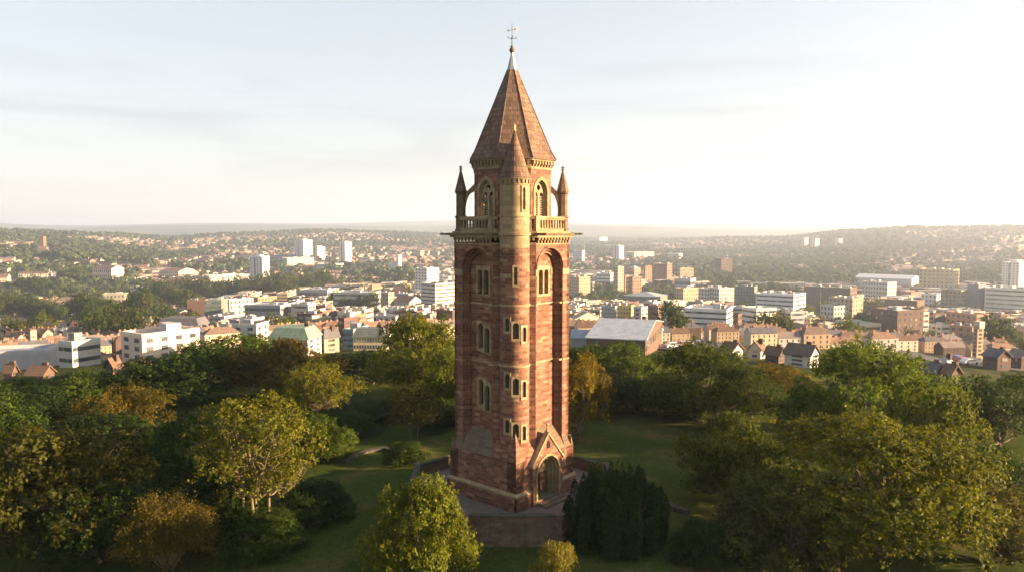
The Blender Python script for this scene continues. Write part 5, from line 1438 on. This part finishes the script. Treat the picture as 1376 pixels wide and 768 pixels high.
# --- green belts traced on the photograph
belts = [((0, 425), (48, 428), 9, 11), ((50, 432), (82, 434), 5, 10), ((92, 430), (158, 430), 9, 11), ((126, 456), (172, 458), 6, 10), ((90, 378), (130, 384), 7, 10), ((20, 392), (72, 398), 7, 11), ((75, 372), (120, 378), 6, 11), ((0, 366), (60, 360), 8, 10),
         ((120, 352), (210, 358), 14, 11), ((200, 402), (262, 418), 12, 13), ((245, 400), (300, 404), 8, 12), ((285, 398), (390, 404), 18, 13), ((350, 398), (446, 392), 16, 13), ((230, 362), (335, 366), 14, 12), ((395, 372), (442, 384), 8, 12),
         ((460, 372), (560, 374), 15, 11), ((440, 366), (530, 356), 14, 11), ((455, 384), (560, 388), 10, 10), ((512, 378), (556, 384), 6, 10), ((440, 420), (500, 424), 7, 9), ((380, 362), (300, 356), 12, 12), ((60, 350), (120, 352), 9, 12), ((170, 424), (205, 440), 6, 12),
         ((902, 457), (904, 458), 1, 11.5), ((986, 464), (988, 464), 1, 14), ((1214, 474), (1300, 480), 8, 12), ((1328, 472), (1352, 474), 3, 13), ((1020, 452), (1060, 458), 5, 9), ((1100, 448), (1170, 446), 7, 9), ((1150, 396), (1230, 400), 7, 10),
         ((1000, 380), (1060, 384), 8, 11), ((1060, 372), (1150, 380), 14, 12), ((780, 408), (835, 410), 5, 10), ((1150, 440), (1176, 450), 4, 10), ((1320, 380), (1345, 380), 4, 12), ((770, 342), (830, 346), 10, 13), ((860, 350), (960, 352), 14, 12), ((950, 360), (1040, 366), 12, 12)]
ctree = []
for (a, b_, n, size) in belts:
    size *= 1.6 if a[0] < 600 else 1.0
    for i in range(n):
        f = (i + rf.uniform(.1, .9)) / n
        p = G(a[0] + (b_[0] - a[0]) * f, a[1] + (b_[1] - a[1]) * f + rf.uniform(-1.5, 1.5))
        ctree.append((p.x, p.y, size * rf.uniform(.75, 1.2), True))
treepos = [(t[0], t[1], t[2] * .45) for t in ctree]
tp = np.array(treepos)
houses = []; farh = []; blocks = []
HMAX, BMAX = 292, 292
occ_xy = []
for (D, x, y, an, L, ty, pxx) in cand:
    if D > 4700: break
    z = tz(x, y); dep = D
    com = ty == 'com'
    com = com and y + 54 >= 360
    if not com: L = min(L, 26)
    green = vnoise(x, y, 260, 3)
    if D > 500 and green > ((.80 if pxx > 620 else .70) if D < 1200 else .66 if pxx < 560 else .64): continue
    if D > 2500 and vnoise(x, y, 600, 4) > .55: continue
    nr_ = .62 if D < 430 else 1.0
    hh = nr_ * rf.uniform(7.5, 10) * (.68 if D < 1500 else 1) if not com else rf.uniform(5.5, 12) * (1.35 if D > 480 else 1)
    W_ = (nr_ * rf.uniform(6.5, 8.5) if D < 1500 else rf.uniform(9, 11)) if not com else rf.uniform(7, 13)
    px, yb, dep = PROJ((x, y, z)); _, yt, _ = PROJ((x, y, z + hh))
    if hidden(px, yt): continue
    hw = (L / 2) / dep * FPX
    if blocked(px, hw * .85, yt, yb, D, x, y, max(W_, L * .45), .5 if not com else .34): continue
    if len(tp) and (np.hypot(tp[:, 0] - x, tp[:, 1] - y) < tp[:, 2] + W_ * .6).any(): continue
    if com and len(blocks) < BMAX and 0 <= px <= 1376: blocks.append((D, x, y, an, L, W_, hh, px, (yt + yb) / 2))
    elif not com and len(houses) < HMAX and -5 <= px <= 1380: houses.append((D, x, y, an, L, W_, hh, px, (yt + yb) / 2))
    else: farh.append((D, x, y, an, L * (.85 if D > 2200 else 1), W_, hh * (.85 if not com else .8), com))
    # a garden or street tree now and then
    if rf.random() < (.30 if D < 1500 else .6):
        q = rf.uniform(0, 2 * PI); ctree.append((x + math.cos(q) * (W_ + 4), y + math.sin(q) * (W_ + 4), rf.uniform(5, 8.5), False))
# green patches between
for _ in range(9000):
    D = math.sqrt(rf.uniform(.03, 1)) * 2600; a = rf.uniform(-.66, .66); x = D * math.sin(a); y = D * math.cos(a) - 54
    if vnoise(x, y, 260, 3) > (.57 if a < -.1 or D > 1300 else .72): ctree.append((x, y, rf.uniform(8, 13), False))
# --- visible trees: the 300 that show largest are things
vis = []; ftree = []
for (x, y, s, forced) in ctree:
    D = math.hypot(x, y + 54)
    if y < 190 or D < 240: continue
    z = tz(x, y); px, yb, dep = PROJ((x, y, z)); _, yt, _ = PROJ((x, y, z + s * 1.1))
    if not -20 < px < 1396 or hidden(px, yt): continue
    if not forced and blocked(px, s * .4 / dep * 1000, yt, yb, D, x, y, s * .5): continue
    vis.append((dep / s, x, y, s, px, (yt + yb) / 2))
vis.sort()
NT = 290
# wooded hill slope between the lawn and the first houses
TL = np.array([(0, 528), (60, 506), (120, 506), (200, 492), (250, 478), (330, 458), (420, 482), (480, 478), (520, 446), (610, 446), (760, 478), (860, 482), (900, 486), (1060, 502), (1100, 486), (1250, 486), (1290, 522), (1376, 520)], float)
slope = []
for i in range(46):
    px = -10 + 1396 * (i + rf.uniform(.15, .85)) / 46
    if 615 < px < 760: continue
    D = rf.uniform(100, 165); py = float(np.interp(px, TL[:, 0], TL[:, 1])) + rf.uniform(6, 30)
    p = AT(px, py, D); g_ = tz(p.x, p.y); h = p.z - g_
    if not 5 < h < 24: continue
    slope.append((px, py, p.x, p.y, h))
# ---- labels that point at one thing: counted from a landmark
def name_all(items, noun, look):
    """items: (px,py,...), returns labels"""
    buckets = {}
    for i, it in enumerate(items):
        px, py = it[0], it[1]
        k = min(range(len(LANDMARKS)), key=lambda q: (LANDMARKS[q][1] - px) ** 2 + ((LANDMARKS[q][2] - py) * 2.0) ** 2)
        dx, dy = px - LANDMARKS[k][1], (py - LANDMARKS[k][2]) * 2.0
        side = ('right of' if dx > 0 else 'left of') if abs(dx) > abs(dy) else ('below' if dy > 0 else 'above')
        buckets.setdefault((k, side), []).append((math.hypot(dx, dy), i))
    labs = [''] * len(items)
    for (k, side), l in buckets.items():
        l.sort()
        for r, (_, i) in enumerate(l):
            o_ = ORD[r] if r < len(ORD) else 'outermost'
            labs[i] = f'{look(i)}, {o_} {noun} {side} the {LANDMARKS[k][0]}'
    return labs
def cname(c):
    return {WH: 'white', CR: 'cream', TN: 'tan', BR: 'brick', OR: 'orange', GY: 'grey', PK: 'pink', OV: 'olive', DB: 'brown', (.46, .40, .33): 'beige'}.get(c, 'pale')
# terrace prototypes: length, storeys
def terr_proto(L, W_, st, fine, style):
    """parts list of one row of joined houses"""
    parts = []; hx, hy = L / 2, W_ / 2; he = 3.0 * st + .6; rh = W_ * .36; H = he + rh
    b = MB(); b.box(-hx, hx, -hy, hy, -7, he)
    if style == 0: b.add([(-hx, -hy, he), (-hx, hy, he), (-hx, 0, H), (hx, -hy, he), (hx, hy, he), (hx, 0, H)], [(0, 2, 1), (3, 4, 5), (0, 3, 5, 2), (1, 2, 5, 4)])
    parts.append(('wall', b.build('wall', M['wall'] if fine else M['wall_far']), 'wall'))
    b = MB()
    if style == 0:
        for s in (-1, 1):
            z0 = he - .3 * rh / hy
            vs = [(-hx - .3, s * (hy + .3), z0), (hx + .3, s * (hy + .3), z0), (hx + .3, 0, H + .04), (-hx - .3, 0, H + .04)]; vs += [(x, y, z + .2) for x, y, z in vs]
            b.add(vs, [(0, 1, 2, 3), (4, 5, 6, 7), (0, 1, 5, 4), (1, 2, 6, 5), (2, 3, 7, 6), (3, 0, 4, 7)])
    else:
        b.loft([[(-hx - .3, -hy - .3, he), (hx + .3, -hy - .3, he), (hx + .3, hy + .3, he), (-hx - .3, hy + .3, he)], [(-hx + hy * .9, -.1, H), (hx - hy * .9, -.1, H), (hx - hy * .9, .1, H), (-hx + hy * .9, .1, H)]])
    parts.append(('roof', b.build('roof', M['roof']), 'roof'))
    n = max(1, int(L / 8.5))
    for i in range(n):
        b = MB(); x_ = -hx + L * (i + .5) / n; b.box(x_ - .9, x_ + .9, -.5, .5, H - 1.6, H + 1.2); b.box(x_ - .7, x_ - .4, -.18, .18, H + 1.2, H + 1.7); b.box(x_ + .4, x_ + .7, -.18, .18, H + 1.2, H + 1.7)
        parts.append(('chimney', b.build('chimney', M['wall']), 'chim'))
    if fine:
        nx = max(2, int(L / 4.2))
        wb = MB(); wb.box(-.55, .55, -.07, .07, -.85, .85); wm = wb.build('window', M['glass']); wmd = wm.data; bpy.data.objects.remove(wm)
        for s in (-1, 1):
            for j in range(nx):
                for k in range(st):
                    o = bpy.data.objects.new('window', wmd); COL.objects.link(o); o.location = (-hx + L * (j + .5) / nx, s * hy, 1.7 + 3.0 * k); parts.append(('window', o, None))
    return parts
def place(proto, e, wallc, roofc, first):
    for (nm, o, role) in proto:
        c = o.copy(); COL.objects.link(c); c.parent = e
        if role == 'wall': c.color = (*wallc, 1)
        elif role == 'roof': c.color = (*roofc, 1)
        elif role == 'chim': c.color = (*random.Random(len(nm)).choice([(.18, .115, .085), (.30, .18, .12)]), 1)
PF = [terr_proto(L, W_, st, True, sty) for L, W_, st, sty in ((18, 9.5, 2, 0), (24, 10, 3, 0), (30, 10, 2, 0), (20, 11, 3, 1), (26, 10, 3, 1))]
PC = [terr_proto(L, W_, st, False, sty) for L, W_, st, sty in ((18, 9.5, 2, 0), (24, 10, 3, 0), (32, 10, 2, 0), (20, 11, 3, 1), (28, 10, 2, 1))]
hcol = []
PLEN = [18, 24, 30, 20, 26]
for i, h in enumerate(houses):
    left = h[7] < 600
    w = rf.choices([WH, CR, TN, BR, PK, (.46, .40, .33)], [2, 4, 3, 3 if left else 5, 2, 2])[0]
    r = rf.choices([TC, BN, SL, (.21, .13, .092), (.18, .15, .14)], [5, 3, 3, 3 if left else 1, 2])[0]
    hcol.append((w, r))
rn = {TC: 'brown red roof', BN: 'brown roof', SL: 'slate roof', (.21, .13, .092): 'orange roof', (.18, .15, .14): 'grey roof'}
hl = name_all([(h[7], h[8]) for h in houses], 'terrace', lambda i: f'{cname(hcol[i][0])} terrace with {rn[hcol[i][1]]}')
for i, h in enumerate(houses):
    (D, x, y, an, L, W_, hh, px, py) = h
    e = empty('terrace_row', (x, y, tz(x, y)), an); tag(e, hl[i], 'terrace', 'rows of terraced houses across the city')
    pr = (PF if i < 110 else PC); k = rf.randrange(5)
    k0 = h[4] / PLEN[k]; yk = .42 if D < 430 else .68; e.scale = (max(.26, min(1.0, k0)), yk, yk * rf.uniform(.9, 1.15))
    place(pr[k], e, hcol[i][0], hcol[i][1], False)
for pr in PF + PC:
    for (nm, o, role) in pr: bpy.data.objects.remove(o)
# commercial blocks
bcol = [rf.choices([WH, CR, TN, BR, OR, GY, OV, DB], [4, 3, 3, 5, 2, 3, 2, 3])[0] for _ in blocks]
bl = name_all([(h[7], h[8]) for h in blocks], 'such block', lambda i: f'flat roofed {cname(bcol[i])} block')
for i, (D, x, y, an, L, W_, hh, px, py) in enumerate(blocks):
    e = empty('city_block', (x, y, tz(x, y)), an); tag(e, bl[i], 'building', 'flat roofed city blocks')
    b = MB(); b.box(-L / 2, L / 2, -W_ / 2, W_ / 2, -7, hh); w_ = mesh_part(b, 'wall', 'wall', e, bcol[i])
    b = MB(); b.box(-L / 2 + .4, L / 2 - .4, -W_ / 2 + .4, W_ / 2 - .4, hh - .02, hh + .05); mesh_part(b, 'roof', 'flat', e, rf.choice([LG, GY, BN, SL, (.30, .32, .34), (.35, .33, .30)]))
    b = MB()
    for (a0, a1, b0, b1) in ((-L / 2 - .05, L / 2 + .05, -W_ / 2 - .05, -W_ / 2 + .4), (-L / 2 - .05, L / 2 + .05, W_ / 2 - .4, W_ / 2 + .05), (-L / 2 - .05, -L / 2 + .4, -W_ / 2 + .4, W_ / 2 - .4), (L / 2 - .4, L / 2 + .05, -W_ / 2 + .4, W_ / 2 - .4)): b.box(a0, a1, b0, b1, hh, hh + .7)
    mesh_part(b, 'parapet', 'wall', e, tuple(min(.75, c * 1.1) for c in bcol[i]))
    nf = max(2, int(hh / 2.7)); fh = hh / nf; rib = rf.random() < .4; nx = max(2, min(7, int(L / 3.2)))
    for k in range(nf):
        for s in (-1, 1):
            if rib: ubox('window_band', 'glass', e, (0, s * W_ / 2, fh * (k + .55)), (L * .94, .14, fh * .42))
            elif D < 700:
                for j in range(nx): ubox('window', 'glass', e, (-L / 2 + L * (j + .5) / nx, s * W_ / 2, fh * (k + .55)), (L / nx * .5, .14, fh * .5))
            else: ubox('window_band', 'glass', e, (0, s * W_ / 2, fh * (k + .55)), (L * .94, .14, fh * .34))
            ubox('window_band', 'glass', e, (s * L / 2, 0, fh * (k + .55)), (.14, W_ * .86, fh * .4))
    for k in range(rf.randint(1, 3)):
        ubox('plant_room', 'wall', e, (rf.uniform(-L * .3, L * .3), rf.uniform(-W_ * .2, W_ * .2), hh + .8), (rf.uniform(1.5, 3.5), rf.uniform(1.5, 2.6), 1.6), rf.choice([LG, GY, WH]))
# city trees as things
tcol = [rf.choice([G1, G2, G3, OL, (.040, .070, .022), (.060, .075, .022)]) for _ in range(NT)]
tn = {G1: 'mid green', G2: 'dark green', G3: 'light green', OL: 'olive', (.040, .070, .022): 'deep green', (.060, .075, .022): 'soft green'}
tl = name_all([(v[4], v[5]) for v in vis[:NT]], 'tree', lambda i: f'{tn[tcol[i]]} rounded city tree')
me_s = {}
for i, v in enumerate(vis[:NT]):
    k = rf.choice(['small', 'small_b', 'small', 'small_b', 'small_c'])
    tree('city_tree', k, v[1], v[2], v[3] * .56, v[3] * rf.uniform(.95, 1.2), rf.uniform(0, 6.28), tcol[i], tl[i], 'tree', 'trees among the city houses')
ftree = [(v[1], v[2], v[3]) for v in vis[NT:]]
tl = name_all([(v[0], v[1]) for v in slope], 'hill tree', lambda i: 'dark tree on the wooded slope')
for i, v in enumerate(slope):
    tree('hill_tree', rf.choice(['oak', 'oak_b', 'tall']), v[2], v[3], v[4] * rf.uniform(.42, .6), v[4] / 1.06, rf.uniform(0, 6.28), rf.choice([G1, G2, G2, OL, DK]), tl[i], 'tree', 'trees on the wooded hill slope')
# ---- distant houses: past the 300 that show largest
vs = []; fs = []; col = []; uvs = []
WC = [WH, CR, TN, BR, PK, (.46, .40, .33), OR]; RC = [TC, BN, SL, (.21, .13, .092), (.18, .15, .14), (.18, .115, .085)]
for (D, x, y, an, L, W_, hh, com) in farh:
    ca, sa = math.cos(an), math.sin(an); z = tz(x, y); k = len(vs); hx, hy = L / 2, W_ / 2
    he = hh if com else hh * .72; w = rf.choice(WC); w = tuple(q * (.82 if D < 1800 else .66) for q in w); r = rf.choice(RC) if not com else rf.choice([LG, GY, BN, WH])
    P2 = [(-hx, -hy), (hx, -hy), (hx, hy), (-hx, hy)]
    tr = lambda a, b, c: (x + a * ca - b * sa, y + a * sa + b * ca, z + c)
    for c in (-6, he):
        for a, b in P2: vs.append(tr(a, b, c))
    for a in (-hx, hx): vs.append(tr(a, 0, hh if not com else he + .01))
    F = [((0, 1, 5, 4), w), ((2, 3, 7, 6), w), ((1, 2, 6, 5), w), ((3, 0, 4, 7), w)]
    if com: F += [((4, 5, 6, 7), r)]
    else: F += [((5, 6, 9), w), ((7, 4, 8), w), ((4, 5, 9, 8), r), ((6, 7, 8, 9), r)]
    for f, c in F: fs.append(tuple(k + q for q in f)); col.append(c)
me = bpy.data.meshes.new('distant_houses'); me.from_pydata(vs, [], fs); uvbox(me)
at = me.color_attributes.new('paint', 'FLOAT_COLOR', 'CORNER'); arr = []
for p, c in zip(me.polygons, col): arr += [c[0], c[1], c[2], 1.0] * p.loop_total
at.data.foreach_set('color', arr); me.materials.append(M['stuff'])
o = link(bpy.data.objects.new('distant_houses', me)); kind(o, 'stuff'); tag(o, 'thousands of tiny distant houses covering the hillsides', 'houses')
# ---- distant woods and street trees
for _ in range(26000):
    D = math.sqrt(rf.uniform(.02, 1)) * 6400; a = rf.uniform(-.68, .68); x = D * math.sin(a); y = D * math.cos(a) - 54
    if D < 1500: continue
    px = 688 + 1000 * math.tan(a)
    e_ = float(np.interp(px, KP, KE))
    if D > e_ * 1.12: continue
    g = vnoise(x, y, 260, 3); g2 = vnoise(x, y, 600, 4)
    ridge = abs(D - e_ * .97) < e_ * .08
    if g > .57 or g2 > .57 or ridge or rf.random() < .25: ftree.append((x, y, rf.uniform(7, 12.5) * (1 + D / 9000)))
cen = []; nr = []; tin = []; sz = []
for (x, y, s) in ftree:
    D = math.hypot(x, y + 54); n = int(np.clip(260000 / D / D * 350, 16, 170)) if D > 600 else 260
    d = nrf.normal(size=(n, 3)); d /= np.linalg.norm(d, axis=1, keepdims=True); d[:, 2] = np.where(d[:, 2] < -.5, -d[:, 2], d[:, 2])
    rr_ = nrf.uniform(.72, 1.08, (n, 1)) * np.array([1, 1, .9]) * s * .52
    c0 = np.array([x, y, tz(x, y) + s * .5])
    cen.append(c0 + d * rr_); nr.append(d + nrf.normal(size=(n, 3)) * .35)
    lb = rf.uniform(.25, .8); tin.append(np.stack([np.clip(lb + nrf.normal(0, .12, n), 0, 1), np.full(n, np.clip(rf.gauss(.1, .2), 0, 1))], -1))
    sz.append(np.full(n, s * .52 * 1.75 / math.sqrt(n) * (1.35 if n < 60 else 1.1)))
me = quads_mesh('distant_trees', np.concatenate(cen), np.concatenate(nr), np.concatenate(sz), np.concatenate(tin), M['leaf_far'], asp=.8, rng=nrf)
o = link(bpy.data.objects.new('distant_trees', me)); o.color = (.045, .066, .024, 1); kind(o, 'stuff'); tag(o, 'distant woods and street trees covering the far slopes', 'woods')
print('CITY', len(slope), len(houses), len(blocks), len(vis), len(farh), len(ftree), 'quads', len(me.polygons), flush=True)
# ---- a few streets
def road(pts, w, name='road'):
    V_ = [G(*p) for p in pts]; P2 = []
    for a, b in zip(V_[:-1], V_[1:]):
        n = max(2, int((b - a).length / 8))
        for i in range(n): P2.append(a + (b - a) * i / n)
    P2.append(V_[-1]); vs = []; fs = []
    for i, p in enumerate(P2):
        d = (P2[min(i + 1, len(P2) - 1)] - P2[max(i - 1, 0)]); d.z = 0; d.normalize(); n_ = Vector((-d.y, d.x, 0))
        for s in (-1, 1): q = p + n_ * s * w / 2; vs.append((q.x, q.y, tz(q.x, q.y) + .35))
        if i: k = i * 2; fs.append((k - 2, k - 1, k + 1, k))
    me = bpy.data.meshes.new(name); me.from_pydata(vs, [], fs); me.materials.append(M['asphalt']); kind(link(bpy.data.objects.new(name, me)), 'structure')
road([(890, 470), (1000, 462), (1075, 460), (1165, 462), (1240, 484)], 13)
road([(1165, 462), (1190, 470), (1215, 480), (1300, 490), (1390, 500)], 11)
road([(500, 450), (440, 426), (400, 418), (250, 440)], 11)
road([(0, 470), (60, 462), (130, 462), (200, 445)], 9)
# ---- cars
def car_proto():
    e = empty('parked_car', (0, 0, 0)); b = MB()
    prof = [(-2.15, .35), (2.15, .35), (2.2, .75), (1.35, .92), (.75, 1.42), (-1.2, 1.45), (-1.9, .98), (-2.2, .85)]
    b.loft([[(x, -.88, z) for x, z in prof], [(x, .88, z) for x, z in prof]]); parts = [('body', b.build('body', M['paint'], e))]
    b = MB(); pr = [(-1.7, .98), (1.2, .95), (.72, 1.36), (-1.15, 1.38)]; b.loft([[(x, -.9, z) for x, z in pr], [(x, .9, z) for x, z in pr]]); parts.append(('window', b.build('window', M['glass'], e)))
    for x in (-1.35, 1.35):
        for y in (-.8, .8):
            b = MB(); b.lathe([(.33, -.1), (.33, .1)], 12, mat=Matrix.Translation((x, y, .33)) @ Matrix.Rotation(PI / 2, 4, 'X')); parts.append(('wheel', b.build('wheel', M['tyre'], e)))
    return e, parts
ce, cp = car_proto()
cc = [((.6, .6, .6), 'silver'), ((.75, .75, .74), 'white'), ((.05, .05, .055), 'black'), ((.30, .04, .03), 'red'), ((.06, .10, .25), 'blue')]
cars = [(1075, 456.5), (1082, 457.3), (1089, 455.8), (1097, 458), (1104, 456.6), (1112, 457.4), (1120, 458.2), (1128, 458.8), (1136, 459.6), (1294, 489), (1302, 491), (1310, 490), (1288, 486), (905, 469), (913, 468), (921, 467), (930, 466.5), (939, 465.8), (16, 469.5), (24, 468.4), (33, 467.6), (42, 466.8)]
crest = ['far right car park', 'street below the round green trees', 'street below the striped office', 'road by the left edge']
cnt = {}
for i, (px, py) in enumerate(cars):
    p = G(px, py); c, cn_ = cc[(i * 7) % 5]
    where = 'in the car park left of the red brick office' if 1070 < px < 1140 else 'in the yard near the narrow beige flats' if px > 1280 else 'on the street below the long striped office' if px > 900 else 'on the road near the left edge'
    cnt[where] = cnt.get(where, 0) + 1
    e = ce if i == 0 else ce.copy()
    if i: COL.objects.link(e)
    e.location = (p.x, p.y, tz(p.x, p.y) + .38); e.rotation_euler = (0, 0, .2 + (i % 3) * .08)
    tag(e, f'{cn_} car, {["first", "second", "third", "fourth", "fifth", "sixth", "seventh", "eighth", "ninth"][cnt[where] - 1]} from the left {where}', 'car', 'parked cars')
    for (nm, o) in cp:
        q = o
        if i: q = o.copy(); COL.objects.link(q); q.parent = e
        q.color = (*c, 1)
# ---- haze: the air over the city
bm_ = MB(); bm_.box(-33500, 33500, -33500, 33500, -160, 330)
m = bpy.data.materials.new('haze'); m.use_nodes = True; t = m.node_tree; t.nodes.clear()
out = N(t, 'ShaderNodeOutputMaterial'); pv = N(t, 'ShaderNodeVolumePrincipled')
pv.inputs['Color'].default_value = (.665, .785, 1.0, 1); pv.inputs['Density'].default_value = 1.3e-4; pv.inputs['Anisotropy'].default_value = 0.4
LK(t, pv.outputs[0], out.inputs['Volume'])
hzo = bm_.build('haze', None, uv=False); hzo.data.materials.append(m); kind(hzo, 'stuff')
